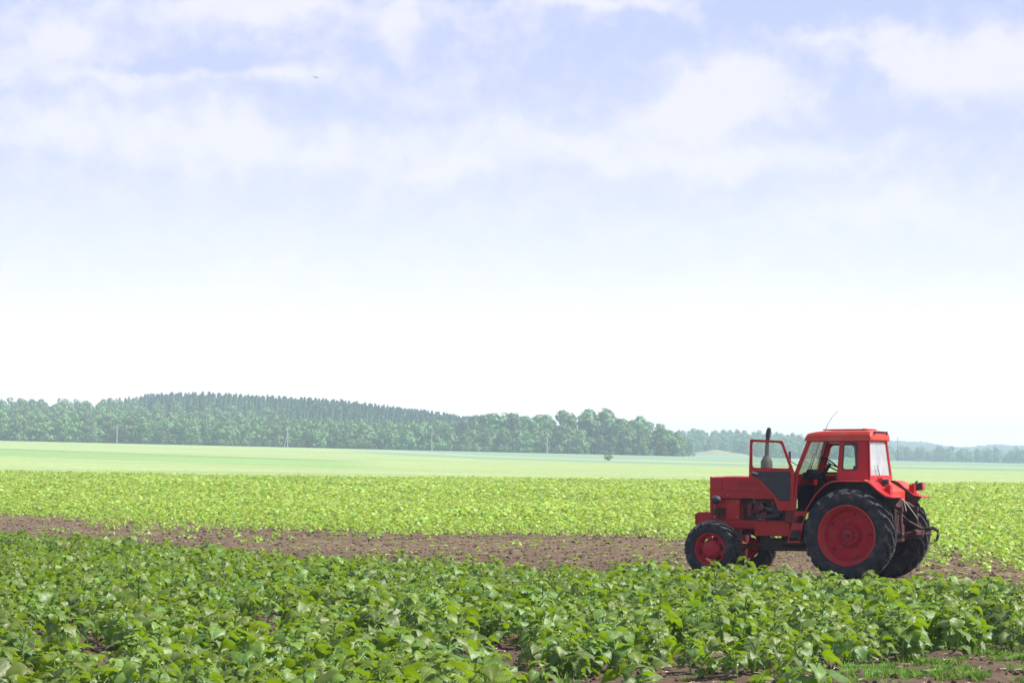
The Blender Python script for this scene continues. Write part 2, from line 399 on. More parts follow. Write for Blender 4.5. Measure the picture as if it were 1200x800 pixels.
# ------------------------------------------------------------------ scatter: one object that instances prototypes on its own points
def scatter(name, pts, rot, scl, protos, label, cat):
    me = bpy.data.meshes.new(name); me.vertices.add(len(pts)); me.vertices.foreach_set('co', np.asarray(pts, np.float32).ravel())
    a = me.attributes.new('rot', 'FLOAT_VECTOR', 'POINT'); a.data.foreach_set('vector', np.asarray(rot, np.float32).ravel())
    a = me.attributes.new('scl', 'FLOAT', 'POINT'); a.data.foreach_set('value', np.asarray(scl, np.float32))
    a = me.attributes.new('pick', 'INT', 'POINT'); a.data.foreach_set('value', rs.randint(0, len(protos), len(pts)).astype(np.int32))
    o = bpy.data.objects.new(name, me); C.objects.link(o)
    t = bpy.data.node_groups.new(name, 'GeometryNodeTree')
    t.interface.new_socket(name='Geometry', in_out='INPUT', socket_type='NodeSocketGeometry')
    t.interface.new_socket(name='Geometry', in_out='OUTPUT', socket_type='NodeSocketGeometry')
    gi = t.nodes.new('NodeGroupInput'); go = t.nodes.new('NodeGroupOutput'); ip = t.nodes.new('GeometryNodeInstanceOnPoints')
    jn = t.nodes.new('GeometryNodeJoinGeometry')
    for q in protos:
        oi = t.nodes.new('GeometryNodeObjectInfo'); oi.inputs['Object'].default_value = q; oi.inputs['As Instance'].default_value = True
        t.links.new(oi.outputs['Geometry'], jn.inputs[0])
    def na(nm, ty):
        n = t.nodes.new('GeometryNodeInputNamedAttribute'); n.data_type = ty; n.inputs[0].default_value = nm; return n.outputs[0]
    t.links.new(gi.outputs[0], ip.inputs['Points']); t.links.new(jn.outputs[0], ip.inputs['Instance'])
    ip.inputs['Pick Instance'].default_value = True
    t.links.new(na('pick', 'INT'), ip.inputs['Instance Index']); t.links.new(na('rot', 'FLOAT_VECTOR'), ip.inputs['Rotation']); t.links.new(na('scl', 'FLOAT'), ip.inputs['Scale'])
    t.links.new(ip.outputs[0], go.inputs[0])
    md = o.modifiers.new('scatter', 'NODES'); md.node_group = t
    return tag(o, label, cat, kind='stuff')

# ------------------------------------------------------------------ trees
def crown_quads(lobes, n, size, rr, flat=.0):
    """lobes: (cx,cy,cz,rx,ry,rz). leaf clumps on and in the lobes"""
    wts = np.array([l[3]*l[5] for l in lobes]); wts = wts/wts.sum()
    li = rr.choice(len(lobes), n, p=wts); L = np.array(lobes)[li]
    d = rr.normal(size=(n, 3)); d /= np.linalg.norm(d, axis=1)[:, None]
    rad = rr.uniform(.72, 1.08, n)**1.0; P = L[:, :3]+d*L[:, 3:]*rad[:, None]
    P += rr.normal(size=(n, 3))*size*.25
    nrm = d+rr.normal(size=(n, 3))*.28; nrm[:, 2] += .15; nrm /= np.linalg.norm(nrm, axis=1)[:, None]
    a = np.cross(nrm, rr.normal(size=(n, 3))); a /= np.linalg.norm(a, axis=1)[:, None]; b = np.cross(nrm, a)
    s = size*rr.uniform(.55, 1.25, n)[:, None]
    V = np.stack([P-a*s-b*s*.6, P+a*s*.9-b*s*.8, P+a*s+b*s*.7, P-a*s*.7+b*s*.9], 1).reshape(-1, 3)
    return V, np.arange(4*n).reshape(n, 4)
def tree_mesh(kind, seed):
    rr = np.random.RandomState(seed)
    if kind == 'pine':                      # unit height 10 m, slim plantation conifer
        n = 520; t = rr.beta(1.2, 1.0, n); z = 2.2+t*7.9; r = (1.65*(1-t)**.9+.08)*rr.uniform(.35, 1.05, n); a = rr.uniform(0, 6.283, n)
        P = np.stack([r*np.cos(a), r*np.sin(a), z-r*.25], 1)
        nrm = np.stack([np.cos(a), np.sin(a), np.full(n, .9)], 1)+rr.normal(size=(n, 3))*.4; nrm /= np.linalg.norm(nrm, axis=1)[:, None]
        q = np.cross(nrm, rr.normal(size=(n, 3))); q /= np.linalg.norm(q, axis=1)[:, None]; b = np.cross(nrm, q)
        s = rr.uniform(.18, .42, n)[:, None]
        V = np.stack([P-q*s-b*s*.6, P+q*s-b*s*.7, P+q*s+b*s, P-q*s+b*s*.6], 1).reshape(-1, 3); Fc = np.arange(4*n).reshape(n, 4)
        crown = mesh_obj('crown', V, Fc, M_PINE, link=False)
        tr = MB().tube([(0, 0, -.3), (.03, 0, 3), (0, 0, 9)], [.17, .13, .04], 6).build('trunk', M_BARK, link=False)
    else:
        tall = kind == 'tall'
        k = rr.randint(14, 19); lobes = []
        zc0, W, H = (5.2, 2.6, 3.6) if tall else (4.6, 3.2, 3.4)
        lobes.append((0, 0, zc0, W*.62, W*.62, H*.85))
        for i in range(k):
            a = rr.uniform(0, 6.283); t = rr.uniform(.0, 1); z = 1.6+t*6.4
            rad = W*(.25+.8*math.sin(math.pi*min(1, .12+.8*t)))*rr.uniform(.5, .95)
            s = rr.uniform(.8, 1.5)*(1.1-.35*t)
            lobes.append((rad*math.cos(a), rad*math.sin(a), z, s*1.1, s*1.1, s*.85))
        lobes.append((rr.uniform(-.6, .6), rr.uniform(-.6, .6), 8.3, 1.4, 1.4, 1.3))
        if not tall:
            for i in range(5):
                a = i*1.256+rr.rand(); lobes.append((W*.75*math.cos(a), W*.75*math.sin(a), 1.2, 1.2, 1.2, 1.2))
        V, Fc = crown_quads(lobes, 1000, .34, rr)
        crown = mesh_obj('crown', V, Fc, M_TREE, link=False)
        mb = MB().tube([(0, 0, -.4), (.1, .05, 2.5), (.0, .1, 7)], [.26, .2, .06], 7)
        for i in range(4):
            a = i*1.6+rr.rand(); mb.tube([(.05, .05, 2+i*.7), (1.1*math.cos(a), 1.1*math.sin(a), 3.6+i*.8)], [.11, .04], 5)
        tr = mb.build('trunk', M_BARK, link=False)
    return crown, tr
TREES = {k: [tree_mesh(k, 100+i*7+ord(k[0])) for i in range(n)] for k, n in (('broad', 6), ('tall', 4), ('pine', 4))}
joined = {}
for k, lst in TREES.items():
    joined[k] = [c for c, t in lst]
def put_tree(name, kind, X, Y, H, label, group, rr, wide=1.):
    c, t = random.choice(TREES[kind]) if False else TREES[kind][rr.randint(len(TREES[kind]))]
    e = empty(name, (X, Y, float(terrain(X, Y))-.1), rr.uniform(0, 6.28), label, 'tree', group)
    e.scale = (H/10*wide, H/10*wide, H/10)
    for part in (c, t):
        q = part.copy(); C.objects.link(q); q.parent = e
    return e
rr = np.random.RandomState(5)
def gridpts(px0, px1, Y0, Y1, dx, dy):
    out = []
    Y = Y0
    while Y < Y1:
        step = dx*F/Y; px = px0+rr.rand()*step
        while px < px1:
            y = Y+rr.uniform(-.4, .4)*dy; p = px+rr.uniform(-.35, .35)*step; out.append(((p-600)/F*y, y, p)); px += step
        Y += dy
    return out
bt = []   # (X,Y,kind,height,wide)
for X, Y, p in gridpts(-60, 600, 905, 1010, 6.6, 15): bt.append((X, Y, 'broad', rr.uniform(7.5, 11.5)*(1+.12*(Y > 930)), rr.uniform(.95, 1.25)))
for X, Y, p in gridpts(-60, 330, 1010, 1120, 8, 20): bt.append((X, Y, 'broad', rr.uniform(9, 12), rr.uniform(1, 1.3)))
for X, Y, p in gridpts(-60, 165, 1120, 1260, 8.5, 24): bt.append((X, Y, 'broad', rr.uniform(9, 12), rr.uniform(1, 1.3)))
for X, Y, p in gridpts(600, 785, 906, 925, 6, 12): bt.append((X, Y, 'broad', rr.uniform(7, 12.5), rr.uniform(.95, 1.2)))
def skyl(p): return np.interp(p, [535, 560, 590, 610, 640, 655, 690, 720, 745, 755, 770, 785], [488, 484, 481, 480, 484, 475, 472, 480, 483, 488, 488, 499])
for X, Y, p in gridpts(545, 785, 930, 990, 7.5, 16):
    zt = CZ+(HY-skyl(p))/F*Y; H = min(20, max(9, zt-float(terrain(X, Y))))*rr.uniform(.82, 1.03); bt.append((X, Y, 'tall', H, rr.uniform(.95, 1.2)))
for X, Y, p in gridpts(770, 985, 1400, 1650, 7, 22): bt.append((X, Y, 'broad', rr.uniform(8.5, 12.5), 1.25))
for X, Y, p in gridpts(985, 1270, 1600, 1660, 6.5, 16): bt.append((X, Y, 'broad', rr.uniform(7.5, 12.5), rr.uniform(.9, 1.3)))
for X, Y, p in gridpts(782, 803, 915, 975, 6, 16): bt.append((X, Y, 'broad', rr.uniform(8.2, 10.5), 1.1))
bt = [t for t in bt if not (800 < 600+F*t[0]/t[1] < 815 and t[1] < 1250)]
pt = []
for X, Y, p in gridpts(125, 560, 1040, 1345, 2.7, 19):
    if p < 330 and Y < 1120: continue
    if p < 165 and Y < 1230: continue
    pt.append((X, Y, 'pine', rr.uniform(11.3, 12.9)*np.interp(p, [125, 190], [.8, 1]), rr.uniform(.8, 1.05)))
def plant_wood(lst, name, label, group, cap, stuffname, stufflabel):
    order = sorted(range(len(lst)), key=lambda i: lst[i][1]/lst[i][3])
    # skip rows hidden behind nearer ones first: those far behind count last
    solo = order[:cap]; rest = order[cap:]
    for i in solo:
        X, Y, k, H, wd = lst[i]; put_tree(name, k, X, Y, H, label, group, rr, wd)
    if rest:
        pts = [(lst[i][0], lst[i][1], float(terrain(lst[i][0], lst[i][1]))-.1) for i in rest]
        ks = [c for c, t in TREES[lst[rest[0]][2]]]
        scatter(stuffname, pts, [(0, 0, rr.uniform(0, 6.28)) for _ in rest], [lst[i][3]/10 for i in rest], ks, stufflabel, 'wood')
print('broad', len(bt), 'pine', len(pt))
plant_wood(bt, 'broadleaf_tree', 'round crowned broadleaf tree in the hazy wood behind the fields', 'broadleaf trees of the wood', 298, 'wood', 'farther rounded broadleaf trees of the hazy wood massed on the hill')
plant_wood(pt, 'conifer_tree', 'slim dark conifer of the plantation on top of the wooded hill', 'conifers of the hilltop plantation', 298, 'conifer_wood', 'farther dark conifers massed on the top of the wooded hill')
# far blue hills: a wood nobody could count
n = 5200; py = rr.uniform(2500, 3750, n); pp = rr.uniform(900, 1290, n); pX = (pp-600)/F*py
scatter('distant_wood', np.stack([pX, py, terrain(pX, py)], 1), np.stack([np.zeros(n), np.zeros(n), rr.uniform(0, 6.28, n)], 1), rr.uniform(.9, 1.7, n),
        [c for c, t in TREES['broad'][:3]], 'blue wooded hills fading into haze beyond the right field', 'wood')
e = put_tree('lone_tree', 'broad', (807-600)/F*1150, 1150, 9.5, 'dark lone tree standing apart left of the pale earth mound', None, rr, 1.0)
# understorey bushes along the wood edge
def bush_mesh(seed, sz=.12, n=380):
    r2 = np.random.RandomState(seed); lobes = [(r2.uniform(-.7, .7), r2.uniform(-.7, .7), r2.uniform(.5, 1.3), .7, .7, .65) for _ in range(6)]
    V, Fc = crown_quads(lobes, n, sz, r2); V[:, 2] = np.maximum(V[:, 2], .02)
    return mesh_obj('crown', V, Fc, M_TREE, link=False)
BUSH = [bush_mesh(i) for i in range(3)]
bp = [(400, 1.), (412, 1.6), (425, 1.9), (433, 1.5), (505, 1.5), (518, 1.9), (540, 1.2), (558, 1.5), (570, 1.), (590, 1.4), (618, 1.2), (655, 1.6), (20, 1.2), (108, 1.5), (380, 1.3)]
for p_, s_ in bp:
    Y = 893+rr.uniform(-3, 3); X = (p_-600)/F*Y
    e = empty('bush', (X, Y, float(terrain(X, Y))), rr.uniform(0, 6), 'small pale bush at the foot of the wood edge', 'bush', 'bushes along the edge of the wood', s_*1.2)
    q = BUSH[rr.randint(3)].copy(); C.objects.link(q); q.parent = e; q.name = 'foliage'
Y = 560; X = (712-600)/F*Y
e = empty('bush', (X, Y, float(terrain(X, Y))), 1, 'lone green bush standing out in the open pale field', 'bush', None, .85)
q = bush_mesh(9).copy(); C.objects.link(q); q.parent = e; q.name = 'foliage'
mbs = MB(); [mbs.tube([(0, 0, 0), (.4*math.cos(a), .4*math.sin(a), 1.1)], [.05, .02], 5) for a in (0, 2, 4)]; mbs.build('stem', M_BARK, e)

# utility poles, hut, birds
def pole(px, Y, h, label, brace=False, m=None):
    X = (px-600)/F*Y; e = empty('utility_pole', (X, Y, float(terrain(X, Y))), 0, label, 'pole', None)
    MB().tube([(0, 0, -.5), (0, 0, h)], [.17, .12], 8).build('post', m or M_POLE, e)
    mb = MB().box((0, 0, h-.5), (1.7, .12, .12)); mb.build('crossarm', m or M_POLE, e)
    for s in (-.75, .75): MB().tube([(s, 0, h-.45), (s, 0, h-.2)], [.06, .04], 6).build('insulator', M_WHITE, e)
    MB().tube([(0, 0, h-.1), (0, 0, h+.2)], [.06, .04], 6).build('insulator', M_WHITE, e)
    if brace: MB().tube([(-1.4, 0, -.3), (0, 0, h*.72)], [.13, .1], 8).build('brace', m or M_POLE, e)
    return e
pole(137, 870, 6.4, 'pale utility pole before the wood at far left')
pole(337, 850, 7.2, 'whitish utility pole with a slanting brace before the wooded hill', True)
pole(506, 880, 6.6, 'thin grey utility pole before the middle of the wood')
pole(641, 880, 6.0, 'thin pale utility pole below the tallest trees of the wood')
pole(1052, 1350, 13.5, 'tall dark utility pole to the right of the tractor cab', m=M_DARK)
Y = 1035; X = (263-600)/F*Y
hut = empty('hut', (X, Y-18, 24.0), .2, 'tiny white hut showing above the treetops of the wooded hill', 'hut')
MB().box((0, 0, 1.2-2.5), (3.2, 3.2, 7.4)).build('wall', M_WHITE, hut)
MB().prism([(-1.9, 2.4), (1.9, 2.4), (0, 3.9)], -1.9, 1.9).build('roof', mat('reddish roof', (.3, .14, .1), .8), hut)
def bird(px, py, Y, label, s):
    mb = MB()
    mb.tube([(-.18, 0, 0), (-.08, 0, .02), (.08, 0, .02), (.16, 0, .0), (.3, 0, .0)], [.01, .05, .055, .02, .03], 8)
    o = mb.build('bird', M_DARK); 
    for sg in (-1, 1):
        V = [(-.05, sg*.04, .03), (.09, sg*.04, .03), (.1, sg*.25, .13), (-.02, sg*.28, .14), (.09, sg*.55, .06), (.04, sg*.55, .065)]
        V = V+[(a, b, c-.012) for a, b, c in V]
        mesh_obj('wing', V, [(0, 1, 2, 3), (3, 2, 4, 5), (9, 8, 7, 6), (11, 10, 8, 9), (0, 3, 9, 6), (1, 7, 8, 2), (2, 8, 10, 4), (3, 5, 11, 9), (4, 10, 11, 5), (0, 6, 7, 1)], M_DARK, o)
    o.location = ((px-600)/F*Y, Y, CZ+(HY-py)/F*Y); o.rotation_euler = (.3, .2, 1.1); o.scale = (s,)*3
    tag(o, label, 'bird')
bird(370, 91, 330, 'small dark bird high in the sky at upper left', 1.0)
bird(475, 187, 520, 'fainter tiny bird lower in the sky near a thin white cloud', .9)

# ------------------------------------------------------------------ sunflower plants
def leaf(V, Fc, T, base, az, el, L, W, droop, roll, ns, tint, rr, cup=.25):
    p = np.array(base, float); e = el; side0 = np.array([-math.sin(az), math.cos(az), 0])
    prof = [(0, .28), (.10, .84), (.28, 1.0), (.5, .76), (.72, .42), (.88, .2), (1, .02)] if ns > 3 else [(0, .45), (.35, 1.0), (.7, .6), (1, .03)]
    k0 = len(V); pt_ = 0
    for j, (t, wv) in enumerate(prof):
        p = p+np.array([math.cos(az)*math.cos(e), math.sin(az)*math.cos(e), math.sin(e)])*L*(t-pt_)
        if j: e -= droop*(t-pt_)
        pt_ = t
        up = np.array([-math.cos(az)*math.sin(e), -math.sin(az)*math.sin(e), math.cos(e)])
        sd_ = side0*math.cos(roll)+up*math.sin(roll); up2 = up*math.cos(roll)-side0*math.sin(roll)
        ww = W*wv; back = -np.array([math.cos(az), math.sin(az), 0])*L*(.10 if j == 0 else 0)
        for sg in (-1, -.5, 0, .5, 1) if ns > 3 else (-1, 0, 1):
            lift = cup*abs(sg)*ww+(rr.uniform(-.26, .26)*ww if sg else 0)
            q = p+sd_*sg*ww*(rr.uniform(.88, 1.13) if abs(sg) == 1 else 1)+up2*(lift-(.35*ww*(abs(sg) == 1)*cup*2.2))+back*abs(sg)
            V.append(q); T.append((tint, 1-abs(sg)))
    m_ = 5 if ns > 3 else 3
    for j in range(len(prof)-1):
        for i in range(m_-1):
            a = k0+j*m_+i; Fc.append((a, a+1, a+m_+1, a+m_))
def sunflower(seed, H=.46, nl=13, ns=5, size=1.):
    rr = np.random.RandomState(seed); V = []; Fc = []; T = []; st = MB()
    lean = rr.uniform(-.06, .06, 2); top = np.array([lean[0], lean[1], H*.86])
    st.tube([(0, 0, -.06), (lean[0]*.4, lean[1]*.4, H*.4), tuple(top)], [.009*size+.002, .008*size+.002, .005], 6 if ns > 3 else 3, cap=False)
    az = rr.rand()*6.28
    for i in range(nl):
        f = i/(nl-1); az += 2.4+rr.uniform(-.35, .35)
        z = H*(.14+.70*f); b = np.array([lean[0]*z/H, lean[1]*z/H, z])
        big = math.sin(math.pi*min(1, .22+.66*f))
        L = (.06+.12*big)*rr.uniform(.8, 1.15)*size; pl = (.05+.07*big)*size*rr.uniform(.8, 1.2)
        if f > .86: L *= .75; pl *= .4
        el = R(rr.uniform(15, 50))+(.45 if f > .8 else 0)
        tip = b+np.array([math.cos(az)*math.cos(el), math.sin(az)*math.cos(el), math.sin(el)])*pl
        st.tube([tuple(b), tuple((b+tip)/2+np.array([0, 0, .006])), tuple(tip)], [.0042, .0036, .003], 4 if ns > 3 else 3, cap=False)
        leaf(V, Fc, T, tip, az+rr.uniform(-.3, .3), R(rr.uniform(-35, 15))+(.5 if f > .85 else 0), L, L*rr.uniform(.36, .47), R(rr.uniform(30, 115)), rr.uniform(-.6, .6), ns, min(1, max(0, (f-.55)*1.8+rr.uniform(-.2, .25))), rr)
    for i in range(4):                       # upright leaflets at the tip
        az += 1.6; leaf(V, Fc, T, top, az, R(rr.uniform(35, 75)), .055*size, .02*size, R(50), 0, ns, .9, rr)
    return np.array(V), Fc, np.array(T), st
def foliage_obj(V, Fc, T, m, link=False, name='foliage'):
    o = mesh_obj(name, V, np.array(Fc), m, link=link, smooth=True)
    T = np.array(T, np.float32); T = T if T.ndim == 2 else np.stack([T, T*0], 1)
    for k, nm in enumerate(('tint', 'rib')): a = o.data.attributes.new(nm, 'FLOAT', 'POINT'); a.data.foreach_set('value', T[:, k].copy())
    return o
def whole(V, Fc, T, st, ml):
    k = len(V); F2 = [tuple(f) for f in Fc]+[tuple(i+k for i in f) for f in st.F]
    o = mesh_obj('plant', np.concatenate([V, np.array(st.V)]), F2, [ml, M_STEM], link=False, smooth=True, mi=[0]*len(Fc)+[1]*len(st.F))
    T = np.concatenate([np.array(T, np.float32), np.zeros((len(st.V), 2), np.float32)])
    for q, nm in enumerate(('tint', 'rib')): a = o.data.attributes.new(nm, 'FLOAT', 'POINT'); a.data.foreach_set('value', T[:, q].copy())
    return o
NEAR = []
for i in range(9):
    V, Fc, T, st = sunflower(40+i, H=.40+.035*(i % 4), nl=15+i % 4, size=.84+.26*(i % 3)/2)
    NEAR.append((foliage_obj(V, Fc, T, M_LEAF), st.build('stem', M_STEM, link=False, smooth=True), whole(V, Fc, T, st, M_LEAF)))
FAR = []
for i in range(6):
    V, Fc, T, st = sunflower(80+i, H=.28+.03*(i % 3), nl=8, ns=3, size=1.15)
    T = np.array(T); T[:, 0] = np.repeat(rs.choice([0, .1, .3, .9, 1.], len(T)//12), 12)[:len(T)]; FAR.append(whole(V, Fc, T, st, M_LEAF2))
# positions
def jgrid(x0, x1, y0, y1, dx, dy):
    a, b = np.meshgrid(np.arange(x0, x1, dx), np.arange(y0, y1, dy)); a = a.ravel(); b = b.ravel()
    return a+rs.uniform(-.5, .5, len(a))*dx*.95, b+rs.uniform(-.5, .5, len(a))*dy*.95
X, Y = jgrid(-19, 12, 15, 62, .365, .40)
px = 600+F*X/Y; py = HY+F*CZ/Y
ne, fe = edges(X, Y)
keep = (np.abs(X/Y) < .245) & (Y < ne+(vnoise(X, Y, 1.6, 11)-.5)*2.2)
# gaps of bare soil, and the open corner at lower right
keep &= (vnoise(X, Y, 1.15, 12)+.55*vnoise(X, Y, .6, 13)) > .52-.16*sstep(Y, 22, 30)
corner = (px > 600) & (py > np.interp(px, [600, 650, 760, 860, 930, 1010, 1100, 1200], [812, 798, 792, 802, 794, 786, 774, 768])+(vnoise(X, Y, .5, 14)-.5)*12)
keep &= ~(corner & (rs.rand(len(X)) > .05))
lgap = (((px-75)/60)**2+((py-762)/24)**2 < 1) | (((px-130)/35)**2+((py-795)/22)**2 < 1) | (((px-575)/50)**2+((py-792)/24)**2 < 1) | (((px-305)/40)**2+((py-758)/22)**2 < 1) | (((px-20)/40)**2+((py-820)/16)**2 < 1)
keep &= ~(lgap & (rs.rand(len(X)) > .12))
# the tractor's wheels stand on bare soil
lx = (X-OX)*-.8746+(Y-OY)*.4848; ly = (X-OX)*-.4848+(Y-OY)*-.8746
keep &= ~((np.abs(ly) < 1.35) & (lx > -1.5) & (lx < 3.4))
X, Y = X[keep], Y[keep]; Z = ground(X, Y)
S = rs.uniform(.72, 1.15, len(X))*(.82+.36*vnoise(X, Y, 2.5, 15))
inview = (np.abs(X/Y) < .214) & (Y > 17.5)
order = np.argsort(np.where(inview, Y/S, 1e6))
solo = order[:298]; rest = order[298:]
print('sunflowers', len(X))
# where a label can single a plant out it does; the others cannot be told apart
for j, i in enumerate(solo):
    e = empty('sunflower_plant', (X[i], Y[i], Z[i]-.01), rs.uniform(0, 6.28), 'young green sunflower plant with broad drooping leaves in the near field', 'sunflower', 'young sunflower plants of the near field', float(S[i]))
    f_, s_, _w = NEAR[rs.randint(len(NEAR))]
    for q in (f_, s_):
        c = q.copy(); C.objects.link(c); c.parent = e
def rots(n, tilt=.12): return np.stack([rs.uniform(-tilt, tilt, n), rs.uniform(-tilt, tilt, n), rs.uniform(0, 6.28, n)], 1)
scatter('sunflower_crop', np.stack([X[rest], Y[rest], Z[rest]-.01], 1), rots(len(rest)), S[rest], [q[2] for q in NEAR], 'farther rows of the dark green sunflower field in front of the tractor', 'crop')
# crop beyond the strip
def far_crop(y0, y1, d, protos, smul):
    out = []
    Y = y0
    while Y < y1:
        W = .25*Y; n = int(2*W/d); x = np.linspace(-W, W, n)+rs.uniform(-.5, .5, n)*d; y = Y+rs.uniform(-.5, .5, n)*d*1.05
        out.append(np.stack([x, y], 1)); Y += d
    return np.concatenate(out)
pc = np.concatenate([far_crop(42, 110, .38, FAR, 1), far_crop(110, 207, .50, FAR, 1)])
X, Y = pc[:, 0], pc[:, 1]; ne, fe = edges(X, Y)
dd = Y-fe+(vnoise(X, Y*.5, 3.2, 51)-.5)*13
prob = np.clip(.10+sstep(dd, -9, 9)*1.2-.9*(1-sstep(dd, -2, 16))*vnoise(X, Y*.6, 1.8, 21), 0, 1)
prob = np.where(dd < -3, np.clip(.03+.25*(vnoise(X, Y, 1.3, 22)-.6)*4, 0, np.where(dd < -12, .08, .35)), prob)
keep = (Y > ne+1.0) & (rs.rand(len(X)) < prob) & (vnoise(X, Y, 3.1, 23) > .06) & (Y < 205+6*np.sin(X/40)+rs.uniform(-1.5, 1.5, len(X)))
lx = (X-OX)*-.8746+(Y-OY)*.4848; ly = (X-OX)*-.4848+(Y-OY)*-.8746
keep &= ~((np.abs(ly) < 1.4) & (lx > -1.7) & (lx < 3.5))
X, Y = X[keep], Y[keep]; S = rs.uniform(.6, 1.2, len(X))*(.7+.6*vnoise(X, Y*.6, 5, 24))*np.where(Y > 110, 1.25, 1.)*np.clip(.45+.55*sstep(Y-edges(X, Y)[1], -4, 14), .3, 1)
print('far crop', len(X))
scatter('far_crop', np.stack([X, Y, ground(X, Y)-.01], 1), rots(len(X), .2), S, FAR, 'bright yellow-green young crop covering the field beyond the bare strip', 'crop')

# clods, weeds, grass
def clod(seed):
    r2 = np.random.RandomState(seed); import bmesh
    bm = bmesh.new(); bmesh.ops.create_icosphere(bm, subdivisions=2, radius=.03)
    for v_ in bm.verts: v_.co *= r2.uniform(.7, 1.25); v_.co.z *= .65
    me = bpy.data.meshes.new('clod'); bm.to_mesh(me); bm.free(); me.materials.append(M_CLOD)
    return bpy.data.objects.new('clod', me)
n = 26000; Y = rs.uniform(18, 85, n)**1.0; X = rs.uniform(-.24, .24, n)*Y
scatter('soil_clods', np.stack([X, Y, ground(X, Y)+.004], 1), rots(n, 1.5), rs.gamma(2., .22, n)+.2, [clod(i) for i in range(4)], 'loose brown clods of soil between the plants', 'soil')
def tuft(seed, nb=16, h=.07, spread=.05, wdt=.006, m=M_GRASS):
    r2 = np.random.RandomState(seed); V = []; Fc = []; T = []
    for i in range(nb):
        a = r2.uniform(0, 6.28); r0 = spread*math.sqrt(r2.rand()); b = np.array([r0*math.cos(a), r0*math.sin(a), 0]); hh = h*r2.uniform(.5, 1.2)
        o_ = np.array([math.cos(a), math.sin(a), 0])*hh*r2.uniform(.2, .8); s_ = np.array([-math.sin(a+r2.rand()), math.cos(a), 0])*wdt; k0 = len(V)
        for t in (0, .5, 1):
            c = b+o_*t*t+np.array([0, 0, hh*t*(1-.25*t)]); ww = s_*(1-t*.85)
            V += [c-ww, c+ww]; T += [r2.rand()]*2
        Fc += [(k0, k0+1, k0+3, k0+2), (k0+2, k0+3, k0+5, k0+4)]
    return foliage_obj(np.array(V), Fc, T, m, name='tuft')
def seedling(seed):
    r2 = np.random.RandomState(seed); V = []; Fc = []; T = []
    for i in range(5): leaf(V, Fc, T, (0, 0, .03), i*1.3+r2.rand(), R(30), .06, .024, R(50), 0, 3, r2.rand(), r2)
    return foliage_obj(np.array(V), Fc, T, M_LEAF2, name='seedling')
SD = [seedling(i) for i in range(4)]; TF = [tuft(i, nb=20) for i in range(5)]
n = 9000; Y = rs.uniform(30, 100, n); X = rs.uniform(-.24, .24, n)*Y; ne, fe = edges(X, Y)
k = (Y > ne-3) & (Y < fe+14) & (rs.rand(n) < .25+.9*(vnoise(X, Y, 1.7, 31) > .58))
X, Y = X[k], Y[k]
scatter('weeds', np.stack([X, Y, ground(X, Y)], 1), rots(len(X)), rs.uniform(.5, 1.5, len(X)), SD, 'small pale seedlings and weeds on the bare soil strip', 'weeds')
n = 60000; Y = rs.uniform(17, 27, n); X = rs.uniform(-.23, .24, n)*Y; px = 600+F*X/Y; py = HY+F*CZ/Y
s1 = np.exp(-((py-np.interp(px, [760, 1000, 1200], [800, 788, 778]))/7)**2)*(px > 990)+np.exp(-((py-np.interp(px, [1000, 1200], [765, 762]))/4)**2)*(px > 1090)*.8+np.exp(-((py-799)/4)**2)*(px > 980)*.5
s1 = s1*np.clip((vnoise(X, Y, .4, 41)-.5)*5, 0, 1)+.012+.06*(vnoise(X, Y, .5, 42) > .75)
k = rs.rand(n) < s1; X, Y = X[k], Y[k]
scatter('grass', np.stack([X, Y, ground(X, Y)-.005], 1), rots(len(X)), rs.uniform(.5, 1.3, len(X)), TF, 'short bright green grass and weeds on the soil at lower right', 'grass')
# straw litter
def litter(seed):
    r2 = np.random.RandomState(seed); mb = MB()
    for i in range(3):
        a = r2.uniform(0, 3.1); c = r2.uniform(-.03, .03, 2); l = r2.uniform(.012, .03); mb.tube([(c[0]-l*math.cos(a), c[1]-l*math.sin(a), .012), (c[0]+l*math.cos(a), c[1]+l*math.sin(a), .02)], [.003, .002], 4)
    return mb.build('straw', M_STRAW, link=False)
M_STRAW = mat('dry straw', (.5, .4, .26), .8, var=.3)
n = 3800; Y = rs.uniform(18, 80, n); X = rs.uniform(-.24, .24, n)*Y
scatter('dry_litter', np.stack([X, Y, ground(X, Y)+.01], 1), rots(n), rs.uniform(.5, 1.5, n), [litter(i) for i in range(4)], 'bits of dry straw and dead leaf lying on the soil', 'litter')
def scrap(px, py, L, W, rz, label, m=None, cat='scrap', name='scrap'):
    Y = F*CZ/(py-HY); X = (px-600)/F*Y
    V = []; 
    r2 = np.random.RandomState(int(px)); 
    for i in range(5):
        t = i/4-.5
        for s_ in (-.5, .5): V.append((t*L, s_*W*(1-.6*abs(t)*abs(t)*4*r2.uniform(.5, 1)), .02+.02*r2.rand()+.03*(1-4*t*t)))
    V += [(a, b, c-.006) for a, b, c in V]
    Fc = []
    for i in range(4):
        a = 2*i; Fc += [(a, a+2, a+3, a+1), (a+10, a+11, a+13, a+12), (a, a+10, a+12, a+2), (a+1, a+3, a+13, a+11)]
    Fc += [(0, 1, 11, 10), (8, 18, 19, 9)]
    o = mesh_obj(name, V, Fc, m or M_WHITE); o.location = (X, Y, float(ground(X, Y))+.01); o.rotation_euler = (.1, .15, rz); tag(o, label, cat); return o
scrap(865, 791, .14, .05, .5, 'white plastic scrap lying on bare soil at the bottom edge')
scrap(68, 740, .10, .04, -.3, 'pale splinter lying in the bare patch at lower left', mat('pale wood', (.65, .55, .42), .8), 'splinter', 'splinter')

# ------------------------------------------------------------------ tractor
tr = empty('tractor', (OX, OY, 0.0), R(151), 'old red farm tractor with open door standing on the bare soil strip', 'tractor')
def cyw(z): return .56-.12*(z-1.7)/.7            # half width of the cab narrows upwards
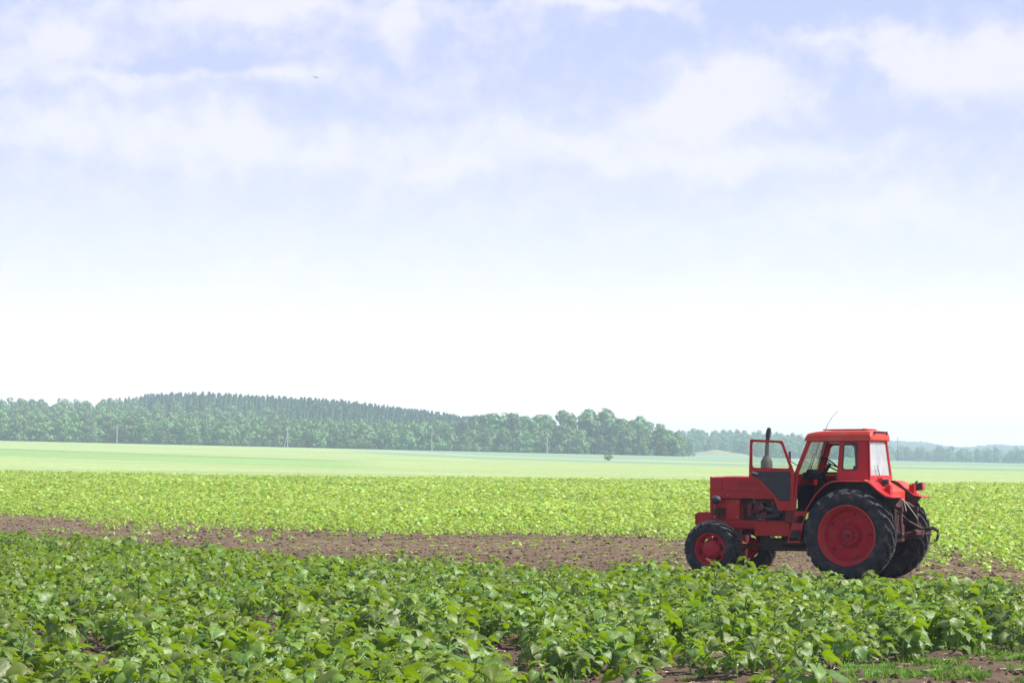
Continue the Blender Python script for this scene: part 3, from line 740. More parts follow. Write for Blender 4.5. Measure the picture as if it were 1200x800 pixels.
# -- wheels
def wheel(name, x, y, zc, Rr, w_, rim_r, side, front, loc_empty=True):
    """side +1: outer face looks to +y"""
    e = bpy.data.objects.new(name, None); C.objects.link(e); e.parent = tr; e.location = (x, y, zc); e.empty_display_size = .2
    hw = w_/2; T = MB(); rc = Rr-.062*(Rr/.8)
    prof = [(rim_r-.01, -hw*.72), (rim_r+.02, -hw*.86), (rim_r+(rc-rim_r)*.45, -hw*1.0), (rc-.07, -hw*.97), (rc-.02, -hw*.86), (rc, -hw*.5), (rc+.006, 0),
            (rc, hw*.5), (rc-.02, hw*.86), (rc-.07, hw*.97), (rim_r+(rc-rim_r)*.45, hw*1.0), (rim_r+.02, hw*.86), (rim_r-.01, hw*.72)]
    T.lathe(prof, n=72)
    nl = 18 if front else 20; lh = Rr-rc
    for sgn in (-1, 1):
        for k in range(nl):
            a0 = 2*math.pi*(k+(.5 if sgn > 0 else 0))/nl
            st_ = [(1.0, rc-.085*Rr/.8, -.02, .0), (1.0, rc-.035, 0, .7), (.86, rc-.016, .02, 1), (.5, rc, .16, 1), (.04, rc+.004, .33, 1)]
            V = []; wd = .036 if not front else .024
            for (f, r0, da, hh) in st_:
                a = a0+da*(1.0 if not front else 1.15)
                for rad, ww in ((r0-.01, 1.25), (r0+lh*max(hh, .35), .8)):
                    for s_ in (-1, 1):
                        aa = a+s_*wd*ww/Rr; yv = sgn*hw*f*(1.03 if f == 1 and rad > r0 else 1)
                        V.append((rad*math.cos(aa), yv, rad*math.sin(aa)))
            Fc = []
            for i in range(4):
                b = 4*i; Fc += [(b+2, b+3, b+7, b+6), (b, b+2, b+6, b+4), (b+1, b+5, b+7, b+3)]
            Fc += [(0, 1, 3, 2), (16, 18, 19, 17)]
            T.add(V, Fc)
    t_ = T.build('tyre', M_TYRE, e, smooth=True)
    o_ = side*hw*.80
    if not front:
        def hole(i, hx, hz):
            return any((hx-.365*math.cos(R(104+72*q)))**2+(hz-.365*math.sin(R(104+72*q)))**2 < .024**2 for q in range(5))
        fl0 = [(rim_r+.012, 0), (rim_r+.02, .02), (rim_r, .032), (rim_r-.02, .01), (rim_r-.035, -.05), (rim_r-.06, -.09)]; pf = [(rim_r-.06, -.09), (rim_r-.085, -.155), (rim_r-.09, -.165)]
        rr_ = np.linspace(rim_r-.10, .22, 16); pf += [(float(r), -.165+.02*(r-.22)) for r in rr_]+[(.205, -.13), (.17, -.085), (.165, -.06), (.15, -.05), (.145, -.075), (.09, -.075), (.085, -.04), (.05, -.03), (.0, -.03)]
        mb = MB(); mb.lathe([(r, y_*side) for r, y_ in pf], (0, o_, 0), 144, skip=hole)
        MB().lathe([(r, y_*side) for r, y_ in fl0], (0, o_, 0), 72).build('flange', M_FLANGE, e, smooth=True)
        mb.lathe([(rim_r-.05, -side*.1), (rim_r-.05, -side*w_*.75)], (0, o_, 0), 48)
        r_ = mb.build('rim', M_RIM, e, smooth=True)
        hb = MB()
        for q in range(8):
            a = q*math.pi/4+.2; hb.tube([(.118*math.cos(a), o_-side*.085, .118*math.sin(a)), (.118*math.cos(a), o_-side*.05, .118*math.sin(a))], .013, 6)
        hb.tube([(0, o_-side*.05, 0), (0, o_+side*.005, 0)], [.045, .04], 8)
        hb.box((.28*.4, o_-side*.118, .28*.9), (.01, .012, .13), ry=.25)
        hb.build('hub', M_RUST, r_)
        MB().lathe([(.48, -.06*side), (.02, -.06*side)], (0, o_-side*.14, 0), 32).build('inner_disc', M_DARK, e)
    else:
        mb = MB(); mb.lathe([(rim_r+.015, 0), (rim_r+.015, side*.02), (rim_r-.005, side*.022), (rim_r-.03, -side*.02), (rim_r-.045, -side*.07), (rim_r-.04, -side*.2)], (0, o_, 0), 48)
        for q in range(6):
            a = q*math.pi/3+.35; mb.box((.205*math.cos(a), o_-side*.06, .205*math.sin(a)), (.12, .03, .085), ry=-a)
        r_ = mb.build('rim', M_RIM, e, smooth=True)
        MB().lathe([(.175, -side*.07), (.172, -side*.0), (.155, side*.03), (.12, side*.045), (.11, side*.06), (.05, side*.072), (0, side*.074)], (0, o_-side*.02, 0), 24).build('hub', M_RIM, r_, smooth=True)
        hb = MB()
        for q in range(6):
            a = q*math.pi/3+.35; hb.tube([(.155*math.cos(a), o_, .155*math.sin(a)), (.155*math.cos(a), o_+side*.03, .155*math.sin(a))], .012, 6)
        hb.build('bolts', M_RUST, r_)
    return e
wheel('rear_wheel', 0, .85, .775, .80, .40, .505, 1, False)
wheel('rear_wheel', 0, -.85, .775, .80, .40, .505, -1, False)
wf1 = wheel('front_wheel', 2.58, .80, .505, .51, .30, .275, 1, True); wf2 = wheel('front_wheel', 2.58, -.80, .505, .51, .30, .275, -1, True)
# -- chassis
mb = MB()
mb.box((.1, 0, .78), (.75, .42, .48)); mb.tube([(0, -.75, .775), (0, .75, .775)], [.12, .12], 14)
mb.box((.95, 0, .82), (1.2, .36, .42)); mb.box((.55, 0, 1.05), (.6, .5, .35)); mb.box((1.5, 0, .58), (.9, .34, .22))
mb.build('gearbox_housing', M_DARK, tr, bevel=.02)
mb = MB()
for s in (-1, 1): mb.box((2.05, s*.27, .93), (1.75, .09, .15))
mb.build('frame_rail', M_RED, tr, bevel=.01)
mb = MB(); mb.tube([(2.58, -.66, .505), (2.58, -.3, .56), (2.58, .3, .56), (2.58, .66, .505)], [.07, .09, .09, .07], 12); mb.box((2.58, 0, .7), (.28, .34, .34))
mb.tube([(1.2, -.1, .55), (2.5, 0, .55)], [.035, .035], 8)
mb.tube([(2.28, -.62, .55), (2.28, .62, .55)], [.018, .018], 8)
for s in (-1, 1): mb.tube([(2.58, s*.6, .3), (2.58, s*.62, .72)], [.09, .08], 12)
mb.build('front_axle', M_ENG, tr, smooth=True)
# engine
en = MB(); en.box((1.9, 0, 1.12), (.95, .38, .52)); en.build('engine', M_DARK, tr, bevel=.015)
eo = tr.children[-1] if False else None
mb = MB(); mb.tube([(2.12, .22, 1.3), (2.12, .22, 1.08)], [.06, .06], 12); mb.tube([(2.12, .24, 1.2), (1.95, .25, 1.12), (1.8, .25, 1.1)], [.022]*3, 8)
mb.box((1.93, .24, 1.26), (.17, .1, .14)); mb.box((1.83, .26, 1.1), (.14, .1, .1), ry=.3); mb.tube([(1.72, .2, 1.34), (1.62, .2, 1.34)], [.05, .05], 10)
mb.tube([(2.2, .25, 1.28), (2.05, .29, 1.15), (1.9, .29, 1.17)], [.018]*3, 8); mb.box((1.45, .24, 1.09), (.16, .1, .12))
mb.build('fuel_pump', M_ENG, tr, smooth=True)
mb = MB(); mb.tube([(1.78, .3, 1.07), (1.5, .3, 1.09)], [.05, .05], 12); mb.box((1.6, .28, 1.2), (.3, .1, .06)); mb.tube([(1.62, .3, 1.14), (1.44, .3, 1.15)], [.035, .035], 10)
mb.build('starter_motor', M_BLACK, tr, smooth=True)
mb = MB(); mb.tube([(1.88, .3, 1.3), (1.8, .33, 1.23), (1.68, .33, 1.2), (1.63, .31, 1.26), (1.66, .3, 1.31)], [.007]*5, 6); mb.tube([(1.95, .3, 1.12), (1.9, .34, 1.03), (1.8, .34, 1.02), (1.74, .32, 1.1)], [.006]*4, 6); mb.tube([(2.0, .3, 1.31), (2.0, .335, 1.37)], [.014, .014], 6)
mb.build('fuel_pipe', M_STEEL, tr, smooth=True)
# hood
yz = [(-.34, 1.385), (-.34, 1.52), (-.325, 1.535), (-.325, 1.70), (-.29, 1.765), (-.18, 1.782), (.18, 1.782), (.29, 1.765), (.325, 1.70), (.325, 1.535), (.34, 1.52), (.34, 1.385)]
def extr_x(mb, prof, xs, inner=.012):
    k0 = len(mb.V); n = len(prof); V = []; Fc = []
    for x, sy, dz in xs:
        V += [(x, a*sy, b+dz*(b > 1.6)) for a, b in prof]
    for i in range(len(xs)-1):
        for k in range(n-1): Fc.append((i*n+k, i*n+k+1, (i+1)*n+k+1, (i+1)*n+k))
    Fc.append(tuple(range(n))); Fc.append(tuple(range((len(xs)-1)*n, len(xs)*n))[::-1])
    mb.add(V, Fc)
mb = MB(); extr_x(mb, yz, [(2.84, .97, -.012), (2.82, 1, -.004), (2.62, 1, -.002), (2.61, 1, .006), (1.12, 1.03, .004)]); hood = mb.build('hood', M_RED, tr, smooth=True)
mb = MB()
mb.box((2.2, .328, 1.535), (1.3, .014, .012)); mb.box((2.2, -.328, 1.535), (1.3, .014, .012))
mb.build('hood_trim', M_RED, hood)
mb = MB(); [mb.box((x_, s_*.3265, 1.62), (.006, .006, .16)) for x_ in (2.615,) for s_ in (1, -1)]; [mb.box((2.0, s_*.342, 1.392), (1.66, .004, .01)) for s_ in (1, -1)]; mb.build('panel_gap', M_INT, hood)
tx = bpy.data.curves.new('lettering', 'FONT'); tx.body = 'БЕЛАРУС'; tx.size = .105; tx.extrude = .003; tx.align_x = 'CENTER'; tx.space_character = 1.15
to = bpy.data.objects.new('lettering', tx); C.objects.link(to); bpy.context.view_layer.update()
me = bpy.data.meshes.new_from_object(to.evaluated_get(bpy.context.evaluated_depsgraph_get())); bpy.data.objects.remove(to)
me.materials.clear(); me.materials.append(M_TEXT)
for s in (1, -1):
    q = bpy.data.objects.new('lettering', me); C.objects.link(q); q.parent = hood; q.location = (2.06, s*.328, 1.60); q.rotation_euler = (R(90), 0, R(180) if s > 0 else 0)
# grille and its side panels
mb = MB(); mb.box((2.53, .31, 1.2), (.54, .035, .38)); mb.box((2.53, -.31, 1.2), (.54, .035, .38)); mb.box((2.50, 0, 1.12), (.5, .5, .4)); mb.build('radiator_panel', M_RED, tr, bevel=.012)
mb = MB(); mb.box((2.80, 0, 1.36), (.04, .56, .70)); gr = mb.build('grille', M_BLACK, tr, bevel=.008)
mb = MB(); [mb.box((2.826, 0, 1.08+i*.05), (.014, .52, .014)) for i in range(12)]; mb.build('grille_slats', M_RED, gr)
mb = MB(); mb.box((2.835, .29, 1.4), (.05, .05, .75)); mb.box((2.835, -.29, 1.4), (.05, .05, .75)); mb.build('grille_frame', M_RED, gr, bevel=.01)
# small fittings on the body
mb = MB()
for s_ in (1, -1):
    mb.box((2.27, s_*.3285, 1.2), (.012, .006, .36)); mb.box((2.53, s_*.3285, 1.375), (.52, .006, .01))
mb.build('panel_seam', M_INT, tr)
mb = MB()
for x_, z_ in ((2.76, 1.33), (2.32, 1.33), (2.76, 1.06), (2.32, 1.06), (2.5, 1.45), (1.7, 1.45)):
    for s_ in (1, -1): mb.tube([(x_, s_*.325, z_), (x_, s_*.345, z_)], [.014, .012], 8)
mb.build('bolt', M_STEEL, tr)
# front bracket / weight carrier
mb = MB(); mb.prism([(2.72, .90), (2.72, 1.12), (2.95, 1.15), (3.13, 1.14), (3.17, 1.08), (3.17, .93), (3.1, .90)], .20, .27); mb.prism([(2.72, .90), (2.72, 1.12), (2.95, 1.15), (3.13, 1.14), (3.17, 1.08), (3.17, .93), (3.1, .90)], -.27, -.20)
mb.box((3.15, 0, 1.02), (.05, .54, .2)); mb.box((2.95, 0, 1.125), (.4, .41, .03)); mb.build('front_bracket', M_RED, tr, bevel=.012)
# headlights
for s in (1, -1):
    lo = MB(); hx, hy, hz_ = 2.66, s*.46, 1.37
    prf = [(0.0, -.075), (.035, -.07), (.06, -.045), (.072, 0), (.076, .05), (.07, .055)]
    V = []; n_ = 20; Fc = []
    for k in range(n_):
        t = 2*math.pi*k/n_
        for r, d in prf: V.append((hx+d, hy+r*math.cos(t), hz_+r*math.sin(t)))
    for k in range(n_):
        q = (k+1) % n_
        for i in range(len(prf)-1): Fc.append((k*6+i, q*6+i, q*6+i+1, k*6+i+1))
    lo.add(V, Fc); h_ = lo.build('headlight', M_BLACK, tr, smooth=True)
    V = [(hx+.05, hy+.068*math.cos(2*math.pi*k/20), hz_+.068*math.sin(2*math.pi*k/20)) for k in range(20)]+[(hx+.075, hy, hz_)]
    MB().add(V, [(k, (k+1) % 20, 20) for k in range(20)]).build('lens', M_LAMPG, h_, smooth=True)
    mb = MB(); mb.tube([(hx, hy, hz_-.06), (hx, hy-s*.02, hz_-.16), (hx-.05, s*.36, hz_-.26)], [.02, .02, .025], 8); mb.box((hx-.04, s*.345, hz_-.24), (.14, .03, .2)); mb.box((hx+.02, s*.40, hz_-.22), (.1, .08, .1)); mb.build('headlight_bracket', M_RUST, tr, smooth=True)
# tool box under the engine
mb = MB(); mb.box((1.585, .42, .855), (.67, .17, .235)); bx_ = mb.build('tool_box', M_RED, tr, bevel=.012)
mb = MB(); mb.box((1.585, .51, .96), (.64, .012, .02)); mb.box((1.59, .512, .93), (.035, .015, .05)); mb.build('box_lid_edge', M_RED, bx_)
mb = MB(); mb.box((1.16, .3, .84), (.2, .36, .3)); mb.box((1.585, -.42, .855), (.67, .17, .235)); mb.tube([(1.5, .25, .62), (1.0, .25, .62)], [.08, .08], 10); mb.build('fuel_tank', M_DARK, tr, bevel=.02)
mb = MB(); mb.box((1.22, .34, 1.1), (.26, .3, .24)); mb.tube([(1.3, .42, 1.22), (1.3, .42, .98)], [.05, .05], 10); mb.build('clutch_housing', M_ENG, tr, bevel=.02)
# steps
mb = MB()
def sf(x, z, y): return y+.16*(1.18-z)/.54
outer = rounded([(1.09, 1.17), (.88, 1.17), (.96, .64), (1.19, .64)], .015); 
mid1 = rounded([(1.075, 1.10), (.915, 1.10), (.935, .965), (1.11, .965)], .03)
mb.ring(rounded([(1.10, 1.17), (.885, 1.17), (.925, .93), (1.135, .93)], .01), rounded([(1.085, 1.10), (.92, 1.10), (.94, .97), (1.115, .97)], .035), .60, .625, sf)
mb.ring(rounded([(1.135, .929), (.925, .929), (.965, .64), (1.19, .64)], .01), rounded([(1.12, .855), (.945, .855), (.975, .665), (1.165, .665)], .035), .60, .625, sf)
mb.box((1.03, .56, .945), (.2, .22, .02)); mb.box((1.07, .62, .65), (.21, .2, .02)); mb.box((.99, .45, 1.16), (.3, .35, .03)); mb.build('step', M_RED, tr)
mb = MB(); mb.tube([(1.18, .76, .645), (.96, .76, .645)], [.012, .012], 8); mb.build('step_edge', M_STEEL, tr)
# exhaust
mb = MB(); mb.tube([(1.9, 0, 1.75), (1.9, 0, 1.80), (1.9, 0, 1.83), (1.9, 0, 2.04), (1.9, 0, 2.08), (1.9, 0, 2.14)], [.05, .05, .105, .105, .085, .05], 20); mb.tube([(1.9, 0, 2.12), (1.885, 0, 2.4), (1.87, 0, 2.52)], [.043, .034, .034], 14)
ex = mb.build('exhaust', M_EXH, tr, smooth=True)
MB().tube([(1.872, 0, 2.47), (1.862, 0, 2.58), (1.845, 0, 2.635), (1.835, 0, 2.64)], [.045, .045, .035, .01], 14).build('rain_cap', M_BLACK, ex, smooth=True)
# -- cab
def cy(off=0.): return lambda x, z, y: (1 if y > 0 else -1)*(cyw(z)-off+(abs(y)-.5))
cab = MB()
A0, A1 = (1.13, 1.80), (.90, 2.42); B0, B1 = (.345, 1.74), (.335, 2.42)
for s in (1, -1):
    f = cy()
    a, b = (.47, .5) if s > 0 else (-.5, -.47)
    # A pillar
    cab.prism([(1.17, 1.80), (1.09, 1.80), (.87, 2.42), (.95, 2.42)], a, b, f); cab.prism([(1.17, 1.80), (1.12, 1.80), (.90, 2.42), (.95, 2.42)], s*.42, s*.475, f)
    # lower front post of the door opening and the cowl side
    cab.prism([(1.18, 1.19), (1.08, 1.19), (1.08, 1.80), (1.18, 1.80)], a, b, f)
    # header above door and window
    cab.prism([(.97, 2.375), (-.19, 2.375), (-.18, 2.44), (.94, 2.44)], a, b, f)
    # rear quarter panel with window opening
    o_ = rounded([(.33, 2.374), (-.195, 2.374), (-.245, 1.72), (.345, 1.72)], .004)
    i_ = rounded([(.268, 2.355), (.02, 2.355), (.0, 1.895), (.268, 1.895)], .055)
    cab.ring(o_, i_, a, b, f)
    # B pillar inner depth
    cab.prism([(.37, 1.72), (.33, 1.72), (.325, 2.374), (.355, 2.374)], s*.43, s*.49, f)
# rear face frame and lower rear panel
def rear_ring(mb, zo0, zo1, zi0, zi1, wi):
    V = []
    for x_off in (0, .03):
        for (z, wf) in ((zo0, 1), (zo1, 1)):
            pass
for s in (1, -1): cab.box((-.215, s*.0, 0), (0, 0, 0)) if False else None
def rq(z): return -.245+.06*(z-1.72)/.7
V = []; 
for dx in (0, .035):
    for z, w2 in ((1.72, 0), (2.44, 0)):
        for s in (1, -1): V.append((rq(z)+dx, s*(cyw(z)+.0), z))
    for z in (1.80, 2.37):
        for s in (1, -1): V.append((rq(z)+dx, s*(cyw(z)-.055), z))
# order per layer: 0:(b,+)1:(b,-)2:(t,+)3:(t,-)  4:(ib,+)5:(ib,-)6:(it,+)7:(it,-)
Fc = []
for k in (0, 8): Fc += [(k+0, k+1, k+5, k+4), (k+1, k+3, k+7, k+5), (k+3, k+2, k+6, k+7), (k+2, k+0, k+4, k+6)]
for a, b in ((0, 1), (1, 3), (3, 2), (2, 0), (4, 5), (5, 7), (7, 6), (6, 4)): Fc.append((a, b, b+8, a+8))
cab.add(V, Fc)
cab.box((1.14, 0, 1.60), (.06, 1.06, .4)); cab.box((.885, 0, 2.42), (.05, .86, .07))      # cowl under the windscreen, screen header
cab.box((1.125, 0, 1.80), (.08, 1.06, .05))
cabo = cab.build('cab', M_RED, tr, bevel=.006)
# cab floor, seat base, inner darkness
mb = MB(); mb.box((.5, 0, 1.2), (1.25, 1.0, .05)); mb.box((1.09, 0, 1.42), (.03, 1.0, .42)); mb.box((-.12, 0, 1.45), (.05, .95, .5)); mb.box((.1, 0, 1.4), (.4, .9, .35)); mb.build('cab_floor', M_INT, tr)
# glass
def sheet(mb, P, th):
    n = len(P); P = [mathutils.Vector(p) for p in P]; nn = (P[1]-P[0]).cross(P[2]-P[0]).normalized()*th
    mb.add(P+[p+nn for p in P], [tuple(range(n)), tuple(range(2*n-1, n-1, -1))]+[(i, i+n, (i+1) % n+n, (i+1) % n) for i in range(n)])
mb = MB(); sheet(mb, [(1.135, .50, 1.81), (1.135, -.50, 1.81), (.905, -.43, 2.41), (.905, .43, 2.41)], .006); mb.build('windscreen', M_GLASS, cabo)
mb = MB(); sheet(mb, [(rq(1.79)+.018, -.51, 1.79), (rq(1.79)+.018, .51, 1.79), (rq(2.38)+.018, .40, 2.38), (rq(2.38)+.018, -.40, 2.38)], .006); rw = mb.build('rear_window', M_DUSTY, cabo)
M_GRIME = None
for s in (1, -1):
    mb = MB(); sheet(mb, [(x, s*(cyw(z)-.012), z) for x, z in rounded([(.275, 2.36), (.01, 2.36), (-.01, 1.885), (.275, 1.885)], .05)], .005); mb.build('side_window', M_GLASS, cabo)
    mb = MB(); mb.ring(rounded([(.275, 2.362), (.013, 2.362), (-.008, 1.888), (.275, 1.888)], .058), rounded([(.255, 2.342), (.033, 2.342), (.014, 1.908), (.255, 1.908)], .045), s*.497, s*.506, cy()); mb.build('window_seal', M_BLACK, cabo)
mb = MB(); mb.tube([(rq(1.8)-.012, .1, 1.8), (rq(2.0)-.012, .17, 1.98)], [.008, .005], 6); mb.build('rear_wiper', M_BLACK, cabo)
mb = MB(); mb.tube([(1.13, -.12, 1.86), (.915, -.06, 2.40)], [.01, .008], 6); mb.tube([(1.12, -.0, 1.86), (.99, .02, 2.2)], [.006, .006], 6); mb.build('wiper', M_BLACK, cabo)
# roof
prof = []   # cross profile (x,z) with rounded front
rp = rounded([(1.0, 2.395), (.97, 2.53), (.80, 2.565), (-.18, 2.565), (-.225, 2.53), (-.225, 2.405)], [.01, .05, .06, .03, .02, .005], 4)
mb = MB(); n = len(rp); V = []; ys = [(-.47, .0), (-.465, .06), (-.42, .12), (-.2, .14), (.2, .14), (.42, .12), (.465, .06), (.47, .0)]
zs = [0, .55, .93, 1.03, 1.03, .93, .55, 0]
for (y_, _), k_ in zip(ys, zs):
    for x, z in rp: V.append((x, y_+.0, 2.395+(z-2.395)*max(k_, .02)))
Fc = [(i*n+k, i*n+(k+1) % n, (i+1)*n+(k+1) % n, (i+1)*n+k) for i in range(7) for k in range(n)]+[tuple(range(n)), tuple(range(7*n, 8*n))[::-1]]
mb.add(V, Fc); roof = mb.build('roof', M_ROOF, tr, smooth=True)
mb = MB(); mb.box((.33, 0, 2.592), (.82, .5, .022)); mb.box((-.02, 0, 2.60), (.05, .52, .02)); mb.build('roof_hatch', M_ROOF, roof, bevel=.008)
mb = MB(); [mb.tube([(-.235, y_, 2.56), (-.235, y_, 2.50)], .012, 6) for y_ in (-.3, .3)]; mb.tube([(-.235, -.33, 2.55), (-.235, .33, 2.55)], [.012, .012], 6); mb.build('hinge', M_RUST, roof)
MB().tube([(.80, 0, 2.57), (.74, 0, 2.70), (.66, 0, 2.82), (.55, 0, 2.93)], [.006, .0045, .004, .0035], 6).build('antenna', M_BLACK, roof)
# closed far door
def door_geo(side, closed):
    """frame, pane, panel polygons in (x,z) of a closed door; x forward"""
    out_ = [(1.08, 1.82), (.885, 2.37), (.36, 2.37), (.36, 1.80)]
f = cy()
fd = MB(); fd.ring(rounded([(1.075, 1.81), (.875, 2.37), (.36, 2.37), (.36, 1.81)], .02), rounded([(1.0, 1.86), (.845, 2.325), (.41, 2.325), (.41, 1.86)], .06), -.485, -.45, f)
fd.ring(rounded([(1.075, 1.809), (.36, 1.809), (.36, 1.55), (1.075, 1.22)], .01), rounded([(1.0, 1.74), (.43, 1.74), (.43, 1.6), (1.0, 1.33)], .02), -.485, -.45, f)
fdo = fd.build('door', M_RED, tr)
mb = MB(); mb.prism([(1.01, 1.75), (.42, 1.75), (.42, 1.6), (1.01, 1.32)], -.475, -.455, f); mb.build('door_panel', M_BLACK, fdo)
mb = MB(); sheet(mb, [(x, -(cyw(z)-.03), z) for x, z in rounded([(1.01, 1.85), (.85, 2.335), (.40, 2.335), (.40, 1.85)], .05)], .005); mb.build('window_pane', M_GLASS, fdo)
# open near door: swung forward against the bonnet side, its plane leaves the hinge at a small angle
dr = bpy.data.objects.new('door', None); C.objects.link(dr); dr.parent = tr; dr.location = (1.14, .60, 0); dr.rotation_euler = (0, 0, R(14)); dr['label'] = 'open cab door swung forward beside the hood'
k_ = 1.0
def D(pts): return [((x-1.14)*1.0, z) for x, z in pts]
Oo = D([(1.90, 2.43), (1.33, 2.40), (1.12, 1.84), (1.92, 1.84)]); Oi = D([(1.86, 2.385), (1.36, 2.36), (1.205, 1.92), (1.86, 1.935)])
mb = MB(); mb.ring(rounded(Oo, .02), rounded(Oi, .05), -.018, .018)
mb.ring(rounded(D([(1.92, 1.839), (1.12, 1.839), (1.14, 1.35), (1.14, 1.19), (1.40, 1.19), (1.50, 1.44), (1.78, 1.72), (1.92, 1.77)]), .008), rounded(D([(1.87, 1.838), (1.20, 1.838), (1.19, 1.40), (1.20, 1.36), (1.36, 1.36), (1.47, 1.49), (1.72, 1.74), (1.86, 1.80)]), .006), -.018, .018)
mb.prism(D([(1.14, 1.352), (1.14, 1.19), (1.40, 1.19), (1.45, 1.352)]), -.014, .014)
dfo = mb.build('door_frame', M_RED, dr, bevel=.004)
mb = MB(); mb.prism(D([(1.875, 1.865), (1.19, 1.865), (1.19, 1.354), (1.39, 1.354), (1.48, 1.47), (1.74, 1.74), (1.875, 1.79)]), -.01, .022); mb.build('door_panel', M_BLACK, dr, bevel=.004)
mb = MB(); sheet(mb, [(x, .0, z) for x, z in rounded(D([(1.87, 2.395), (1.355, 2.37), (1.195, 1.91), (1.87, 1.925)]), .04)], .005); mb.build('window_pane', M_GLASS, dr)
mb = MB(); mb.tube([(.72, .035, 1.855), (.66, .045, 1.84), (.61, .04, 1.825)], [.012, .014, .01], 8); mb.tube([(.71, .0, 1.855), (.71, .04, 1.855)], [.012, .012], 6); mb.build('handle', M_CHROME, dr, smooth=True)
mb = MB(); [mb.tube([(.0, -.01, z_), (.0, -.01, z_+.07)], [.018, .018], 8) for z_ in (1.30, 1.68)]; mb.build('hinge', M_RED, dr)
mb = MB(); mb.tube([(1.04, -.62, 1.95), (1.12, -.74, 2.0), (1.14, -.78, 2.08)], [.01]*3, 6); mb.box((1.15, -.80, 2.13), (.03, .14, .22)); mb.build('far_mirror', M_BLACK, tr, bevel=.01); tr.children
mb = MB(); mb.tube([(1.06, .60, 1.97), (1.20, .50, 2.02), (1.26, .47, 2.06)], [.009]*3, 6); mb.box((1.27, .46, 2.13), (.03, .07, .17), rz=.6); mb.build('mirror', M_BLACK, tr, bevel=.012)
# interior
mb = MB(); mb.box((1.03, 0, 1.79), (.16, .55, .12)); mb.prism([(1.10, 1.84), (.96, 1.84), (.98, 1.90), (1.06, 1.91)], -.18, .18); mb.tube([(1.0, 0, 1.3), (.82, 0, 1.86)], [.06, .045], 10); mb.build('dashboard', M_INT, tr, bevel=.015)
mb = MB(); cx_, cz_ = .70, 2.0; tl = R(38)
ring = [(cx_+.19*math.cos(2*math.pi*k/24)*math.cos(tl)*1.0, .19*math.sin(2*math.pi*k/24), cz_+.19*math.cos(2*math.pi*k/24)*math.sin(tl)) for k in range(25)]
mb.tube(ring, .013, 8, cap=False)
for q in range(3):
    a = q*2.094; mb.tube([(cx_, 0, cz_), (cx_+.19*math.cos(a)*math.cos(tl), .19*math.sin(a), cz_+.19*math.cos(a)*math.sin(tl))], .011, 6)
mb.tube([(cx_, 0, cz_), (.80, 0, 1.86)], [.03, .04], 8); mb.build('steering_wheel', M_INT, tr, smooth=True)
mb = MB(); mb.box((.42, 0, 1.62), (.42, .46, .12)); mb.box((.26, 0, 1.50), (.3, .3, .3)); mb.box((.17, 0, 1.80), (.1, .44, .34), ry=-.15); mb.build('seat', M_INT, tr, bevel=.03)
mb = MB(); mb.tube([(.72, .3, 1.3), (.68, .3, 1.66), (.66, .3, 1.74)], [.01, .01, .02], 8); mb.tube([(.62, .36, 1.3), (.57, .38, 1.72)], [.01, .014], 8); mb.build('lever', M_INT, tr, smooth=True)
# fenders
fl = [(.80, 1.20), (.70, 1.36), (.60, 1.50), (.45, 1.64), (.32, 1.70), (.18, 1.715), (-.30, 1.71), (-.38, 1.68), (-.52, 1.56), (-.66, 1.46), (-.80, 1.43)]
for s in (1, -1):
    mb = MB(); V = []; m_ = len(fl)
    for y_, dz, dn in ((.50, .0, 0), (.90, .0, 0), (.925, -.006, 0), (.93, -.026, 0), (.92, -.026, 0), (.91, -.012, 0), (.50, -.016, 0)):
        for i, (x, z) in enumerate(fl):
            a_ = np.array(fl[max(i-1, 0)]); b_ = np.array(fl[min(i+1, m_-1)]); t_ = (b_-a_)/np.linalg.norm(b_-a_); nx, nz = t_[1], -t_[0]
            if nz < 0: nx, nz = -nx, -nz
            V.append((x+nx*dz, s*y_, z+nz*dz))
    Fc = [(j*m_+i, j*m_+i+1, ((j+1) % 7)*m_+i+1, ((j+1) % 7)*m_+i) for j in range(7) for i in range(m_-1)]
    Fc += [tuple(j*m_ for j in range(7)), tuple(j*m_+m_-1 for j in range(7))[::-1]]
    mb.add(V, Fc)
    mb.build('x', None) if False else None
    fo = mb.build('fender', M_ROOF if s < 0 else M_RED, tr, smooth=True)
    fo.data.materials.append(M_DARK); fo.data.polygons.foreach_set('material_index', [0]*(4*(m_-1))+[1]*(2*(m_-1))+[0]*(len(fo.data.polygons)-6*(m_-1)))  # underside coloured dark in place of the shade above the tyre
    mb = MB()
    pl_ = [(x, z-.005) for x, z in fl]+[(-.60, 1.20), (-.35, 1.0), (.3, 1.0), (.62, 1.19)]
    mb.prism(pl_, s*.50, s*.515); mb.build('fender_shade_plate', M_DARK, fo)  # inner plate darkened to paint in the shadowed gap over the wheel
    # rear end plate carrying the lamp
    mb = MB(); mb.box((-.60, s*.60, 1.56), (.10, .12, .16)); mb.build('lamp_bracket', M_RED, fo, bevel=.01)
    lx_, ly_, lz_ = (-.66, -.70, 1.60) if s < 0 else (-.50, .56, 1.69)
    if s < 0:
        mb = MB(); mb.box((lx_, ly_, lz_), (.17, .13, .13), ry=.12); mb.tube([(lx_+.05, ly_, lz_+.07), (lx_, ly_, lz_+.10)], [.02, .015], 6); t_ = mb.build('tail_light', M_BLACK, tr, bevel=.02)
        mb = MB(); mb.box((lx_-.095, ly_, lz_+.012), (.03, .125, .13), ry=.12); mb.build('lens', M_LENS, t_, bevel=.006)
    else:
        mb = MB(); mb.box((-.47, .42, 1.67), (.12, .10, .12), ry=.1); t_ = mb.build('tail_light', M_BLACK, tr, bevel=.02)
        mb = MB(); mb.box((-.54, .42, 1.675), (.03, .095, .11), ry=.1); mb.build('lens', M_LENS, t_, bevel=.006)
